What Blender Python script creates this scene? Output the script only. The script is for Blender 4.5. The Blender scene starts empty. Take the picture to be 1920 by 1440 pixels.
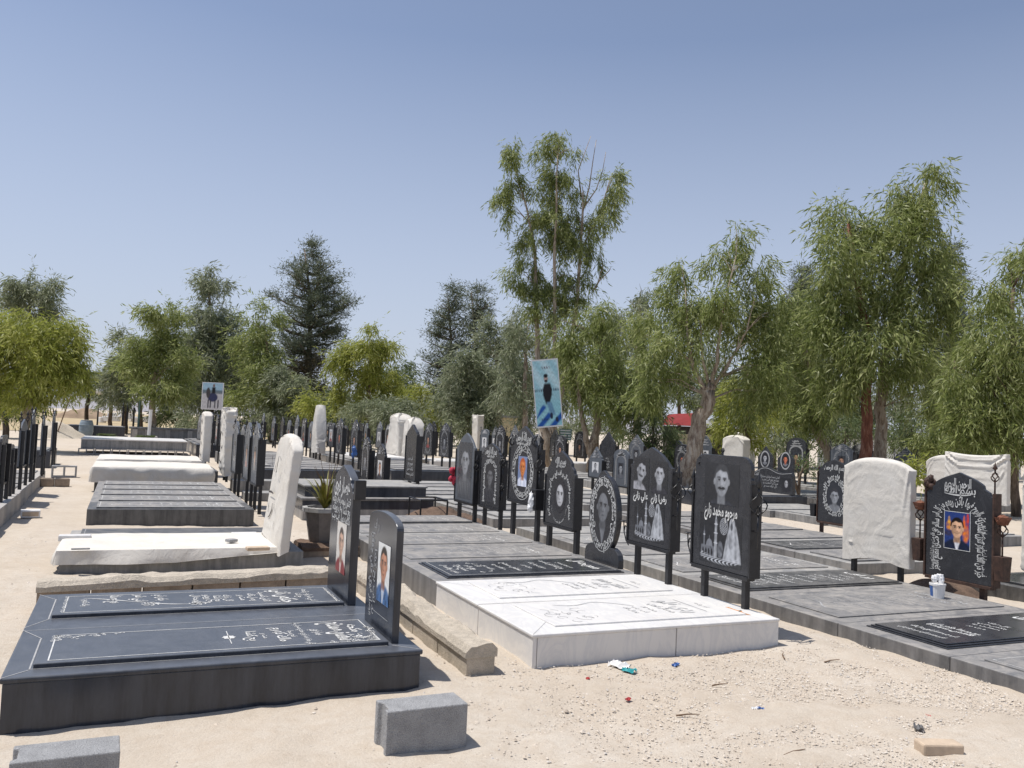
import bpy, math, random
import numpy as np
from mathutils import Matrix, Vector
R = random.Random(11)
NR = np.random.default_rng(5)
scene = bpy.context.scene
COL = scene.collection
PI = math.pi

# ------------------------------------------------------------------ camera geometry
F_PX, CH = 1600.0, 1.55
ROLL = math.atan(0.044)
PITCH, YAW = math.radians(2.9196), math.radians(24.1137)

def ray(x, y):
    dx, dy = x-960, y-720
    c, s = math.cos(ROLL), math.sin(ROLL)
    lx, ly = dx*c+dy*s, -dx*s+dy*c
    v = (lx, F_PX, -ly)
    cp, sp = math.cos(PITCH), math.sin(PITCH)
    v = (v[0], v[1]*cp-v[2]*sp, v[1]*sp+v[2]*cp)
    c, s = math.cos(-YAW), math.sin(-YAW)
    return Vector((v[0]*c-v[1]*s, v[0]*s+v[1]*c, v[2]))
FWD = ray(960, 720).normalized()
HF = Vector((FWD.x, FWD.y, 0)).normalized()
def ground(x, y, z=0.0):
    r = ray(x, y); t = (z-CH)/r.z
    return Vector((r.x*t, r.y*t, z))
def at_depth(x, y, d):
    r = ray(x, y); t = d/(r.x*HF.x+r.y*HF.y)
    return Vector((r.x*t, r.y*t, CH+r.z*t))

# ------------------------------------------------------------------ object helpers
def setp(o, label=None, cat=None, group=None, kind=None):
    if label: o['label'] = label
    if cat: o['category'] = cat
    if group: o['group'] = group
    if kind: o['kind'] = kind
    return o
ROT = -PI/2
def thing(name, label, cat, loc=(0, 0, 0), rotz=ROT, group=None):
    o = bpy.data.objects.new(name, None); COL.objects.link(o)
    o.location = loc; o.rotation_euler = (0, 0, rotz); o.empty_display_size = .2
    return setp(o, label, cat, group)
def copy_tree(o, loc=None, rotz=None, label=None, parent=None, sc=None):
    c = o.copy(); COL.objects.link(c)
    if parent: c.parent = parent
    if loc is not None: c.location = loc
    if rotz is not None: c.rotation_euler = (0, 0, rotz)
    if sc is not None: c.scale = sc
    if label: c['label'] = label
    for ch in list(o.children): copy_tree(ch, parent=c)
    return c

def smoothnoise(n, seed):
    r = np.random.default_rng(seed)
    ph = r.uniform(0, 6.28, n); fr = r.normal(0, 1, (n, 3))
    return ph, fr
_pn = {}
def noise3(P, freq=1.0, seed=0, n=14):
    """cheap sum of sines noise on an (N,3) array, about -1..1"""
    if (seed, n) not in _pn: _pn[(seed, n)] = smoothnoise(n, seed)
    ph, fr = _pn[(seed, n)]
    return np.sin(P@(fr.T*freq)+ph).sum(1)/math.sqrt(n)*.9

class MB:
    def __init__(s): s.V = []; s.F = []
    def add(s, vs, fs):
        b = len(s.V); s.V.extend([tuple(v) for v in vs]); s.F.extend([tuple(i+b for i in f) for f in fs]); return s
    def box(s, x0, x1, y0, y1, z0, z1):
        return s.add([(x0,y0,z0),(x1,y0,z0),(x1,y1,z0),(x0,y1,z0),(x0,y0,z1),(x1,y0,z1),(x1,y1,z1),(x0,y1,z1)],
            [(0,3,2,1),(4,5,6,7),(0,1,5,4),(1,2,6,5),(2,3,7,6),(3,0,4,7)])
    def taper(s, x0, x1, y0, y1, z0, z1, k):
        cx, cy = (x0+x1)/2, (y0+y1)/2
        f = lambda x, c: c+(x-c)*k
        return s.add([(x0,y0,z0),(x1,y0,z0),(x1,y1,z0),(x0,y1,z0),(f(x0,cx),f(y0,cy),z1),(f(x1,cx),f(y0,cy),z1),(f(x1,cx),f(y1,cy),z1),(f(x0,cx),f(y1,cy),z1)],
            [(0,3,2,1),(4,5,6,7),(0,1,5,4),(1,2,6,5),(2,3,7,6),(3,0,4,7)])
    def prism(s, out, y0, y1):
        n = len(out)   # outline in (x,z), counter-clockwise seen from -y
        vs = [(x, y0, z) for x, z in out]+[(x, y1, z) for x, z in out]
        fs = [tuple(range(n)), tuple(range(2*n-1, n-1, -1))]
        for i in range(n):
            j = (i+1) % n; fs.append((i, i+n, j+n, j))
        return s.add(vs, fs)
    def band(s, A, B, y0, y1):
        n = len(A)     # closed band between outlines A (outer) and B (inner), front y0, back y1
        vs = [(x,y0,z) for x,z in A]+[(x,y0,z) for x,z in B]+[(x,y1,z) for x,z in A]+[(x,y1,z) for x,z in B]
        fs = []
        for i in range(n):
            j = (i+1) % n
            fs += [(i, j, n+j, n+i), (2*n+i, 2*n+j, j, i), (n+i, n+j, 3*n+j, 3*n+i)]
        return s.add(vs, fs)
    def tube(s, pts, r, n=6, cap=True):
        pts = [Vector(p) for p in pts]
        rs = r if hasattr(r, '__len__') else [r]*len(pts)
        vs = []; up = Vector((0.13, 0.31, 0.94))
        for i, p in enumerate(pts):
            t = (pts[min(i+1, len(pts)-1)]-pts[max(i-1, 0)]).normalized()
            a = t.cross(up)
            if a.length < 1e-3: a = t.cross(Vector((1, 0, 0)))
            a.normalize(); b = t.cross(a)
            for k in range(n):
                q = 2*PI*k/n; vs.append(p+(a*math.cos(q)+b*math.sin(q))*rs[i])
        fs = []
        for i in range(len(pts)-1):
            for k in range(n):
                k2 = (k+1) % n; fs.append((i*n+k, i*n+k2, (i+1)*n+k2, (i+1)*n+k))
        if cap: fs += [tuple(range(n))[::-1], tuple(range((len(pts)-1)*n, len(pts)*n))]
        return s.add(vs, fs)
    def lathe(s, prof, c=(0, 0, 0), n=12):
        vs = []; m = len(prof)
        for r, z in prof:
            for k in range(n):
                q = 2*PI*k/n; vs.append((c[0]+r*math.cos(q), c[1]+r*math.sin(q), c[2]+z))
        fs = [(i*n+k, i*n+(k+1) % n, (i+1)*n+(k+1) % n, (i+1)*n+k) for i in range(m-1) for k in range(n)]
        fs += [tuple(range(n))[::-1], tuple(range((m-1)*n, m*n))]
        return s.add(vs, fs)
    def ell(s, c, r, n=8, m=6, jit=0, rng=R):
        prof = []
        vs = []
        for i in range(m+1):
            a = -PI/2+PI*i/m
            for k in range(n):
                q = 2*PI*k/n; j = 1+rng.uniform(-jit, jit)
                vs.append((c[0]+r[0]*math.cos(a)*math.cos(q)*j, c[1]+r[1]*math.cos(a)*math.sin(q)*j, c[2]+r[2]*math.sin(a)*j))
        fs = [(i*n+k, i*n+(k+1) % n, (i+1)*n+(k+1) % n, (i+1)*n+k) for i in range(m) for k in range(n)]
        return s.add(vs, fs)
    def raw(s, vs, fs): return s.add(vs, fs)
def mesh_from(name, V, F, mat, smooth=False):
    me = bpy.data.meshes.new(name); me.from_pydata([tuple(v) for v in V], [], F)
    me.materials.append(mat)
    if smooth: me.polygons.foreach_set('use_smooth', [True]*len(me.polygons))
    me.update()
    if smooth and smooth is not True: me.set_sharp_from_angle(angle=math.radians(smooth))
    return me
def part(name, mb, mat, parent=None, smooth=False, bevel=0, seg=2, label=None, recalc=False):
    me = mesh_from(name, mb.V, mb.F, mat, smooth)
    o = bpy.data.objects.new(name, me); COL.objects.link(o)
    if parent: o.parent = parent
    if bevel:
        b = o.modifiers.new('bevel', 'BEVEL'); b.width = bevel; b.segments = seg; b.limit_method = 'ANGLE'; b.angle_limit = math.radians(40)
        b.harden_normals = False
    if label: o['label'] = label
    return o
def quads(name, V, mat, parent=None):
    """V: (n,4,3) array of loose quads -> fast mesh"""
    n = len(V); me = bpy.data.meshes.new(name)
    me.vertices.add(n*4); me.vertices.foreach_set('co', V.astype(np.float32).ravel())
    me.loops.add(n*4); me.loops.foreach_set('vertex_index', np.arange(n*4, dtype=np.int32))
    me.polygons.add(n); me.polygons.foreach_set('loop_start', np.arange(0, n*4, 4, dtype=np.int32))
    me.polygons.foreach_set('loop_total', np.full(n, 4, dtype=np.int32))
    me.materials.append(mat); me.update(calc_edges=True); me.validate()
    o = bpy.data.objects.new(name, me); COL.objects.link(o)
    if parent: o.parent = parent
    return o

# ------------------------------------------------------------------ materials
def lin(c):
    return tuple(((x/255)/12.92 if x/255 <= .04045 else (((x/255)+.055)/1.055)**2.4) for x in c)
def mat_new(name):
    m = bpy.data.materials.new(name); m.use_nodes = True
    nt = m.node_tree; nt.nodes.clear()
    out = nt.nodes.new('ShaderNodeOutputMaterial'); b = nt.nodes.new('ShaderNodeBsdfPrincipled')
    nt.links.new(b.outputs[0], out.inputs[0])
    return m, nt, b, out
class NT:
    def __init__(s, nt): s.nt = nt
    def n(s, t, **k):
        x = s.nt.nodes.new(t)
        for a, v in k.items(): setattr(x, a, v)
        return x
    def l(s, a, b): s.nt.links.new(a, b)
    def val(s, sock, v):
        if hasattr(v, 'links') or hasattr(v, 'is_linked'): s.l(v, sock)
        else: sock.default_value = v
    def noise(s, scale, detail=4, rough=.6, vec=None, dist=0):
        x = s.n('ShaderNodeTexNoise'); x.inputs['Scale'].default_value = scale; x.inputs['Detail'].default_value = detail
        x.inputs['Roughness'].default_value = rough; x.inputs['Distortion'].default_value = dist
        if vec is not None: s.l(vec, x.inputs['Vector'])
        return x.outputs['Fac']
    def coord(s, which='Object'): return s.n('ShaderNodeTexCoord').outputs[which]
    def mapv(s, vec, sc):
        m = s.n('ShaderNodeMapping'); s.l(vec, m.inputs['Vector']); m.inputs['Scale'].default_value = sc; return m.outputs[0]
    def ramp(s, fac, stops):
        r = s.n('ShaderNodeValToRGB'); s.l(fac, r.inputs[0]); e = r.color_ramp.elements
        while len(e) < len(stops): e.new(.5)
        for el, (p, c) in zip(e, stops):
            el.position = p; el.color = (*c, 1) if hasattr(c, '__len__') else (c, c, c, 1)
        return r.outputs[0]
    def mix(s, fac, a, b):
        m = s.n('ShaderNodeMix', data_type='RGBA'); s.val(m.inputs[0], fac)
        for sock, v in ((m.inputs[6], a), (m.inputs[7], b)):
            if hasattr(v, 'is_linked'): s.l(v, sock)
            else: sock.default_value = (*v, 1)
        return m.outputs[2]
    def math(s, op, a, b=0.0):
        m = s.n('ShaderNodeMath', operation=op); s.val(m.inputs[0], a); s.val(m.inputs[1], b); return m.outputs[0]
    def bump(s, h, strength, dist, b):
        x = s.n('ShaderNodeBump'); x.inputs['Strength'].default_value = strength; x.inputs['Distance'].default_value = dist
        s.l(h, x.inputs['Height']); s.l(x.outputs[0], b.inputs['Normal'])
    def upness(s):
        g = s.n('ShaderNodeNewGeometry'); x = s.n('ShaderNodeSeparateXYZ'); s.l(g.outputs['Normal'], x.inputs[0])
        return s.math('MAXIMUM', x.outputs[2], 0.0)
M = {}
def m_stone(key, base, rough, dust=(.42, .38, .32), dustamt=.2, var=.3, sidedust=.3, streak=(2.0, 9.0, 2.0), spec=.5, bump=0.0, stain=.0, flat=None):
    m, nt, b, _ = mat_new(key); N = NT(nt); co = N.coord()
    cl = N.noise(3.5, 6, .7, N.mapv(co, streak), .6)
    fine = N.noise(220, 2, .5, co)
    lo = tuple(x*(1-var) for x in base); hi = tuple(min(1, x*(1+var)) for x in base)
    c = N.mix(N.ramp(cl, [(.3, 0.0), (.7, 1.0)]), lo, hi)
    c = N.mix(N.math('MULTIPLY', fine, .35), c, tuple(min(1, x*1.6) for x in base))
    dn = N.ramp(N.noise(5, 7, .75, co, .8), [(.38, 0.0), (.78, 1.0)])
    up = N.math('ADD', N.math('MULTIPLY', N.upness(), 1-sidedust), sidedust)
    # vertical run-off streaks
    side = N.math('SUBTRACT', 1.0, N.upness())
    st = N.ramp(N.noise(1.0, 5, .65, N.mapv(co, (9, 9, .9)), .2), [(.40, 0.0), (.62, 1.0)])
    c = N.mix(N.math('MULTIPLY', N.math('MULTIPLY', st, side), stain), c, tuple(x*.38 for x in base))
    c = N.mix(N.math('MULTIPLY', N.math('MULTIPLY', N.math('SUBTRACT', 1.0, st), side), stain*.35), c, tuple(x*.8 for x in dust))
    d = N.math('MULTIPLY', N.math('MULTIPLY', dn, up), dustamt*2)
    d = N.math('MINIMUM', N.math('ADD', d, N.math('MULTIPLY', up, dustamt*.35 if flat is None else flat)), 1.0)
    N.l(N.mix(d, c, dust), b.inputs['Base Color'])
    rr = N.math('MINIMUM', N.math('ADD', N.math('MULTIPLY', d, .6), rough), 1.0); N.l(rr, b.inputs['Roughness'])
    b.inputs['Specular IOR Level'].default_value = spec
    if bump: N.bump(N.noise(60, 5, .7, co), bump, .004, b)
    M[key] = m
def m_plain(key, base, rough=.6, var=.25, scale=12, bump=.2, bdist=.003, metal=0.0, spec=.4, hi=None, bscale=None, speck=0.0):
    m, nt, b, _ = mat_new(key); N = NT(nt); co = N.coord()
    f = N.ramp(N.noise(scale, 6, .65, co, .3), [(.3, 0.0), (.72, 1.0)])
    a = tuple(x*(1-var) for x in base); h = hi or tuple(min(1, x*(1+var)) for x in base)
    c = N.mix(f, a, h)
    if speck:
        sp = N.noise(190, 3, .8, co); c = N.mix(N.ramp(sp, [(.36, speck), (.48, 0.0)]), c, tuple(x*.42 for x in base)); c = N.mix(N.ramp(sp, [(.54, 0.0), (.68, speck)]), c, tuple(min(1, x*1.75) for x in base))
    N.l(c, b.inputs['Base Color']); b.inputs['Roughness'].default_value = rough
    b.inputs['Metallic'].default_value = metal; b.inputs['Specular IOR Level'].default_value = spec
    if bump: N.bump(N.noise(bscale or scale*6, 6, .7, co), bump, bdist, b)
    M[key] = m
m_stone('granite', (.020, .024, .034), .2, flat=.20, dustamt=.09, var=.4, sidedust=.06, dust=(.27, .285, .31), stain=.25)  # even bluish film on the tops: dust, with sky reflection put into its colour
m_stone('granite_panel', (.021, .022, .026), .24, dustamt=.07, var=.4, sidedust=.7, dust=(.25, .25, .25))
m_stone('granite_pale', (.075, .085, .10), .3, dustamt=.12, var=.3, sidedust=.5, dust=(.3, .3, .3))
m_stone('slate', (.105, .108, .115), .42, dustamt=.42, var=.45, sidedust=.25, dust=(.40, .37, .33), stain=.6)
m_stone('slate_pale', (.17, .175, .18), .5, dustamt=.42, var=.35, sidedust=.4, dust=(.46, .43, .38), stain=.6)
m_stone('slate_dark', (.032, .034, .038), .34, dustamt=.22, var=.4, sidedust=.35, dust=(.36, .34, .31), stain=.6)
m_stone('grey_stone', (.30, .29, .28), .6, dustamt=.3, var=.25, sidedust=.5, dust=(.5, .45, .38), stain=.6)
m_plain('concrete', (.34, .34, .34), .95, .22, 10, 1.0, .012, bscale=90, speck=.7)
m_plain('concrete_warm', (.46, .40, .32), .95, .28, 9, 1.0, .012, bscale=60, speck=.5)
m_plain('adobe', (.31, .245, .185), .95, .3, 8, .8, .008, bscale=50, speck=.35)
m_plain('mortar', (.54, .475, .385), .97, .22, 18, 1.0, .018, bscale=55, speck=.45)
m_plain('brick_tan', (.52, .41, .30), .9, .18, 14, .5, .004, bscale=70)
m_plain('iron', (.014, .014, .016), .42, .5, 18, .15, .001, spec=.5)
m_plain('iron_worn', (.03, .03, .032), .6, .6, 22, .3, .001)
m_plain('rust', (.042, .024, .018), .65, .5, 20, .4, .001, hi=(.095, .05, .034))
m_plain('rust_red', (.19, .075, .042), .75, .4, 25, .5, .001)
m_plain('engrave', (.60, .60, .58), .8, .3, 30, 0, hi=(.70, .70, .68))
m_plain('engrave_soft', (.36, .36, .36), .8, .2, 30, 0)
m_plain('engrave_faint', (.50, .49, .47), .9, .3, 6, 0)
m_plain('engrave_dark', (.36, .36, .36), .9, .35, 9, 0)
m_plain('white_plastic', (.75, .74, .72), .45, .06, 5, .05)
m_plain('blue_plastic', (.05, .13, .36), .4, .15, 9, .05)
m_plain('teal_plastic', (.03, .30, .32), .4, .2, 20, .3)
m_plain('red_plastic', (.50, .06, .06), .5, .2, 20, .3)
m_plain('barrel_plastic', (.22, .27, .31), .6, .15, 6, .1)
m_plain('pot_grey', (.36, .35, .33), .8, .2, 10, .4)
m_plain('pot_brown', (.20, .175, .155), .85, .25, 10, .4)
m_plain('wood', (.16, .10, .06), .85, .3, 15, .4)
m_plain('pipe_white', (.7, .7, .68), .5, .1, 6, .1)
m_plain('roof_red', (.24, .022, .018), .5, .2, 4, .1)
m_plain('dark_wall', (.045, .038, .034), .7, .3, 3, .1)
m_plain('cream', (.55, .47, .30), .8, .15, 3, .1)
m_plain('soil_brown', (.15, .10, .07), 1, .35, 6, 1, .03, bscale=14)
m_plain('soil_red', (.30, .22, .15), 1, .3, .6, .8, .05, bscale=5)
m_plain('pink_flower', (.45, .03, .06), .7, .4, 40, .3)
m_plain('yellow_leaf', (.30, .27, .03), .6, .4, 9, .1)
m_plain('palm_leaf', (.11, .15, .03), .55, .5, 9, .1, hi=(.30, .26, .04))
m_plain('glass_white', (.8, .8, .8), .25, .05, 5, 0)
m_plain('pole_green', (.10, .17, .15), .5, .2, 6, .1)
m_plain('hill_rock', (.28, .27, .28), 1, .1, .002, 0)
def m_marble():
    m, nt, b, _ = mat_new('marble'); N = NT(nt); co = N.coord()
    v = N.noise(1.6, 9, .62, N.mapv(co, (1, 2.2, 1)), 2.2)
    c = N.mix(N.ramp(v, [(.42, 0.0), (.5, 1.0), (.58, 0.0)]), (.71, .69, .655), (.63, .62, .605))
    c = N.mix(N.ramp(N.noise(2.2, 5, .6, co, .5), [(.45, 0.0), (.8, .4)]), c, (.58, .56, .54))
    N.l(N.mix(N.ramp(N.noise(4.5, 5, .6, co, 1.0), [(.62, 0.0), (.8, .22)]), c, (.66, .54, .40)), b.inputs['Base Color'])
    b.inputs['Roughness'].default_value = .42
    M['marble'] = m
m_marble()
m_plain('rust_stain', (.55, .27, .12), .8, .3, 9, 0)
def m_cloth():
    m, nt, b, _ = mat_new('cloth'); N = NT(nt); co = N.coord()
    f = N.noise(4, 6, .7, co, .5)
    c = N.mix(N.ramp(f, [(.35, 0.0), (.75, 1.0)]), (.66, .63, .575), (.585, .545, .48))
    N.l(c, b.inputs['Base Color']); b.inputs['Roughness'].default_value = .95; b.inputs['Specular IOR Level'].default_value = .1
    h = N.math('ADD', N.noise(3.2, 5, .5, N.mapv(co, (1, 1, .8)), 1.2), N.math('MULTIPLY', N.noise(300, 2, .5, co), .03))
    h = N.math('ADD', h, N.math('MULTIPLY', N.noise(14, 5, .6, N.mapv(co, (1, 1, .6)), 2.0), .22))
    N.bump(h, .42, .05, b); M['cloth'] = m
m_cloth()
m_plain('ink', (.07, .06, .06), .9, .5, 8, 0)
def m_art(key, rough, spec=.5):
    m, nt, b, _ = mat_new(key); N = NT(nt)
    a = N.n('ShaderNodeAttribute', attribute_name='Col'); N.l(a.outputs['Color'], b.inputs['Base Color'])
    b.inputs['Roughness'].default_value = rough; b.inputs['Specular IOR Level'].default_value = spec; M[key] = m
m_art('art', .35, .3); m_art('art_stone', .25, .5)
def m_leaf(key, c1, c2, c3, trans=.35):
    m, nt, b, out = mat_new(key); N = NT(nt)
    g = N.n('ShaderNodeNewGeometry'); co = N.coord()
    big = N.noise(.55, 3, .6, co)
    f = N.math('ADD', N.math('MULTIPLY', g.outputs['Random Per Island'], .62), N.math('MULTIPLY', big, .45))
    c = N.ramp(f, [(.18, c1), (.52, c2), (.9, c3)])
    N.l(c, b.inputs['Base Color']); b.inputs['Roughness'].default_value = .48; b.inputs['Specular IOR Level'].default_value = .4
    t = N.n('ShaderNodeBsdfTranslucent'); N.l(c, t.inputs[0])
    mx = N.n('ShaderNodeMixShader'); mx.inputs[0].default_value = trans
    N.l(b.outputs[0], mx.inputs[1]); N.l(t.outputs[0], mx.inputs[2]); N.l(mx.outputs[0], out.inputs[0]); M[key] = m
m_leaf('leaf_euc', (.12, .155, .038), (.25, .295, .085), (.44, .46, .22), .52)
m_leaf('leaf_yellow', (.19, .225, .034), (.32, .35, .065), (.47, .47, .17), .52)
m_leaf('leaf_grey', (.125, .155, .08), (.235, .265, .15), (.41, .43, .31), .50)
m_leaf('leaf_dark', (.075, .11, .04), (.145, .185, .075), (.26, .29, .15), .46)
m_leaf('leaf_pine', (.065, .086, .05), (.125, .15, .09), (.21, .225, .145), .3)
m_leaf('leaf_pine_brown', (.09, .086, .048), (.14, .125, .072), (.2, .175, .11), .3)
def m_bark(key, a, b_, c_):
    m, nt, b, _ = mat_new(key); N = NT(nt); co = N.coord()
    f = N.noise(5, 6, .7, N.mapv(co, (3, 3, .6)), .7)
    N.l(N.ramp(f, [(.34, a), (.5, b_), (.66, c_)]), b.inputs['Base Color']); b.inputs['Roughness'].default_value = .9
    N.bump(N.noise(12, 5, .7, N.mapv(co, (4, 4, .8))), .6, .03, b); M[key] = m
m_bark('bark_pale', (.13, .085, .06), (.34, .27, .20), (.50, .44, .36))
m_bark('bark_red', (.09, .04, .03), (.22, .08, .05), (.36, .20, .14))
m_bark('bark_brown', (.05, .035, .025), (.14, .10, .07), (.24, .18, .13))
m_bark('bark_dark', (.03, .024, .02), (.07, .055, .042), (.12, .09, .07))
def m_sand():
    m, nt, b, _ = mat_new('sand'); N = NT(nt); co = N.coord()
    n1 = N.noise(.8, 7, .65, co, .5); n2 = N.noise(9, 8, .75, co, .3); n3 = N.noise(70, 4, .7, co)
    c = N.mix(N.ramp(n1, [(.35, 0.0), (.68, 1.0)]), (.525, .455, .37), (.575, .515, .435))
    c = N.mix(N.ramp(n2, [(.42, 0.0), (.66, .55)]), c, (.465, .38, .29))
    c = N.mix(N.ramp(N.noise(1.7, 6, .7, co, 1.2), [(.50, 0.0), (.72, .5)]), c, (.44, .375, .30))
    c = N.mix(N.ramp(n3, [(.5, 0.0), (.78, .45)]), c, (.37, .31, .25))
    c = N.mix(N.ramp(n3, [(.2, .4), (.42, 0.0)]), c, (.70, .63, .52))
    N.l(c, b.inputs['Base Color']); b.inputs['Roughness'].default_value = 1; b.inputs['Specular IOR Level'].default_value = .1
    h = N.math('ADD', N.math('MULTIPLY', n2, .8), N.math('MULTIPLY', n3, .35)); N.bump(h, .7, .03, b); M['sand'] = m
m_sand()
def m_gravel():
    m, nt, b, _ = mat_new('gravel'); N = NT(nt); g = N.n('ShaderNodeNewGeometry')
    N.l(N.ramp(g.outputs['Random Per Island'], [(0, (.36, .30, .24)), (.3, (.54, .46, .37)), (.8, (.66, .60, .52)), (1, (.48, .45, .42))]), b.inputs['Base Color'])
    b.inputs['Roughness'].default_value = .95; M['gravel'] = m
m_gravel()
def m_field():
    m, nt, b, _ = mat_new('field'); N = NT(nt); co = N.coord()
    c = N.mix(N.ramp(N.noise(.09, 7, .7, co, .6), [(.35, 0.0), (.65, 1.0)]), (.44, .33, .20), (.44, .36, .21))
    N.l(N.mix(N.ramp(N.noise(1.2, 6, .7, co), [(.45, 0.0), (.7, .6)]), c, (.27, .21, .10)), b.inputs['Base Color'])
    b.inputs['Roughness'].default_value = 1; M['field'] = m
m_field()

# ------------------------------------------------------------------ writing
ISO = {}
_forms = {  # letter: (isolated, final, initial, medial)
 'ا': (0xFE8D,0xFE8E,0,0), 'ب': (0xFE8F,0xFE90,0xFE91,0xFE92), 'ت': (0xFE95,0xFE96,0xFE97,0xFE98), 'ث': (0xFE99,0xFE9A,0xFE9B,0xFE9C),
 'ج': (0xFE9D,0xFE9E,0xFE9F,0xFEA0), 'ح': (0xFEA1,0xFEA2,0xFEA3,0xFEA4), 'خ': (0xFEA5,0xFEA6,0xFEA7,0xFEA8), 'د': (0xFEA9,0xFEAA,0,0), 'ذ': (0xFEAB,0xFEAC,0,0),
 'ر': (0xFEAD,0xFEAE,0,0), 'ز': (0xFEAF,0xFEB0,0,0), 'س': (0xFEB1,0xFEB2,0xFEB3,0xFEB4), 'ش': (0xFEB5,0xFEB6,0xFEB7,0xFEB8), 'ص': (0xFEB9,0xFEBA,0xFEBB,0xFEBC),
 'ط': (0xFEC1,0xFEC2,0xFEC3,0xFEC4), 'ع': (0xFEC9,0xFECA,0xFECB,0xFECC), 'ف': (0xFED1,0xFED2,0xFED3,0xFED4), 'ق': (0xFED5,0xFED6,0xFED7,0xFED8),
 'ك': (0xFED9,0xFEDA,0xFEDB,0xFEDC), 'ل': (0xFEDD,0xFEDE,0xFEDF,0xFEE0), 'م': (0xFEE1,0xFEE2,0xFEE3,0xFEE4), 'ن': (0xFEE5,0xFEE6,0xFEE7,0xFEE8),
 'ه': (0xFEE9,0xFEEA,0xFEEB,0xFEEC), 'و': (0xFEED,0xFEEE,0,0), 'ي': (0xFEF1,0xFEF2,0xFEF3,0xFEF4), 'ة': (0xFE93,0xFE94,0,0)}
def shape(s):
    out = []
    for w in s.split(' '):
        r = ''
        for i, ch in enumerate(w):
            if ch not in _forms: r += ch; continue
            f = _forms[ch]
            prev = i > 0 and w[i-1] in _forms and _forms[w[i-1]][2] != 0
            nxt = i < len(w)-1 and w[i+1] in _forms and f[2] != 0
            k = 3 if prev and nxt else 1 if prev else 2 if nxt else 0
            r += chr(f[k])
        out.append(r)
    return ' '.join(out)[::-1]
_tc = bpy.data.curves.new('lettering', 'FONT'); _tc.resolution_u = 1; _tc.offset = .012
_to = bpy.data.objects.new('lettering', _tc); COL.objects.link(_to)
_cache = {}
def glyphs(s, arabic=True, bold=.012):
    """-> (verts Nx2 with baseline 0, unit em, x from 0), faces, width"""
    k = (s, arabic, bold)
    if k not in _cache:
        _tc.body = shape(s) if arabic else s; _tc.offset = bold
        dg = bpy.context.evaluated_depsgraph_get(); dg.update()
        me = bpy.data.meshes.new_from_object(_to.evaluated_get(dg))
        v = np.array([x.co[:2] for x in me.vertices]); f = [tuple(p.vertices) for p in me.polygons]
        bpy.data.meshes.remove(me)
        v[:, 0] -= v[:, 0].min(); _cache[k] = (v, f, v[:, 0].max())
    return _cache[k]
LET = 'ابتجحدرسشصطعفقكلمنهوي'
_gw = []
for _ in range(26):
    _gw.append(' '.join(''.join(R.choice(LET) for _ in range(R.choice((2, 3, 4, 5)))) for _ in range(2)))
def gib(): return R.choice(_gw)
class Ink:
    """flat lettering/ornament drawn in 2-D (s,t), mapped to 3-D by fn"""
    def __init__(s, fn): s.mb = MB(); s.fn = fn
    def poly(s, pts): s.mb.add([s.fn(*p) for p in pts], [tuple(range(len(pts)))])
    def quad4(s, a, b, c, d): s.poly([a, b, c, d])
    def rect(s, x0, x1, t0, t1): s.poly([(x0, t0), (x1, t0), (x1, t1), (x0, t1)])
    def line(s, a, b, w):
        d = Vector((b[0]-a[0], b[1]-a[1])); n = Vector((-d.y, d.x)).normalized()*w/2
        s.poly([(a[0]-n.x, a[1]-n.y), (b[0]-n.x, b[1]-n.y), (b[0]+n.x, b[1]+n.y), (a[0]+n.x, a[1]+n.y)])
    def stroke(s, pts, ws):
        if not hasattr(ws, '__len__'): ws = [ws]*len(pts)
        L = []; 
        for i, p in enumerate(pts):
            a = pts[max(0, i-1)]; b = pts[min(len(pts)-1, i+1)]
            d = Vector((b[0]-a[0], b[1]-a[1])); n = Vector((-d.y, d.x)); n = n.normalized()*ws[i]/2 if n.length else Vector((0, 0))
            L.append(((p[0]-n.x, p[1]-n.y), (p[0]+n.x, p[1]+n.y)))
        for i in range(len(L)-1): s.poly([L[i][0], L[i+1][0], L[i+1][1], L[i][1]])
    def frame(s, x0, x1, t0, t1, w):
        s.rect(x0, x1, t0, t0+w); s.rect(x0, x1, t1-w, t1); s.rect(x0, x0+w, t0+w, t1-w); s.rect(x1-w, x1, t0+w, t1-w)
    def text(s, txt, cx, cy, size, maxw=None, arabic=True, bold=.012, rot=0, sx=1, shear=0):
        v, f, w = glyphs(txt, arabic, bold)
        k = size
        if maxw and w*size*sx > maxw: sx = maxw/(w*size)
        c, sn = math.cos(rot), math.sin(rot)
        P = []
        for x, y in v:
            X, Y = ((x-w/2)*sx+(y-.3)*shear)*k, (y-.3)*k
            P.append(s.fn(cx+X*c-Y*sn, cy+X*sn+Y*c))
        s.mb.add(P, f)
    def path(s, txt, pathfn, size, s0, s1, arabic=True, bold=.012):
        """lettering along pathfn(u in 0..1, offset) -> (x,t); fills u from s0 to s1"""
        v, f, w = glyphs(txt, arabic, bold)
        P = [s.fn(*pathfn(s0+(s1-s0)*x/w, (y-.25)*size)) for x, y in v]
        s.mb.add(P, f)
    def curl(s, x, y, r, a0, turns, w, sgn=1, n=10):
        pts = [(x+r*(1-.75*i/n)*math.cos(a0+sgn*turns*2*PI*i/n), y+r*(1-.75*i/n)*math.sin(a0+sgn*turns*2*PI*i/n)) for i in range(n+1)]
        s.stroke(pts, [w*(1-.5*i/n) for i in range(n+1)])
    def done(s, name, mat, parent): return part(name, s.mb, mat, parent)

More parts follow.
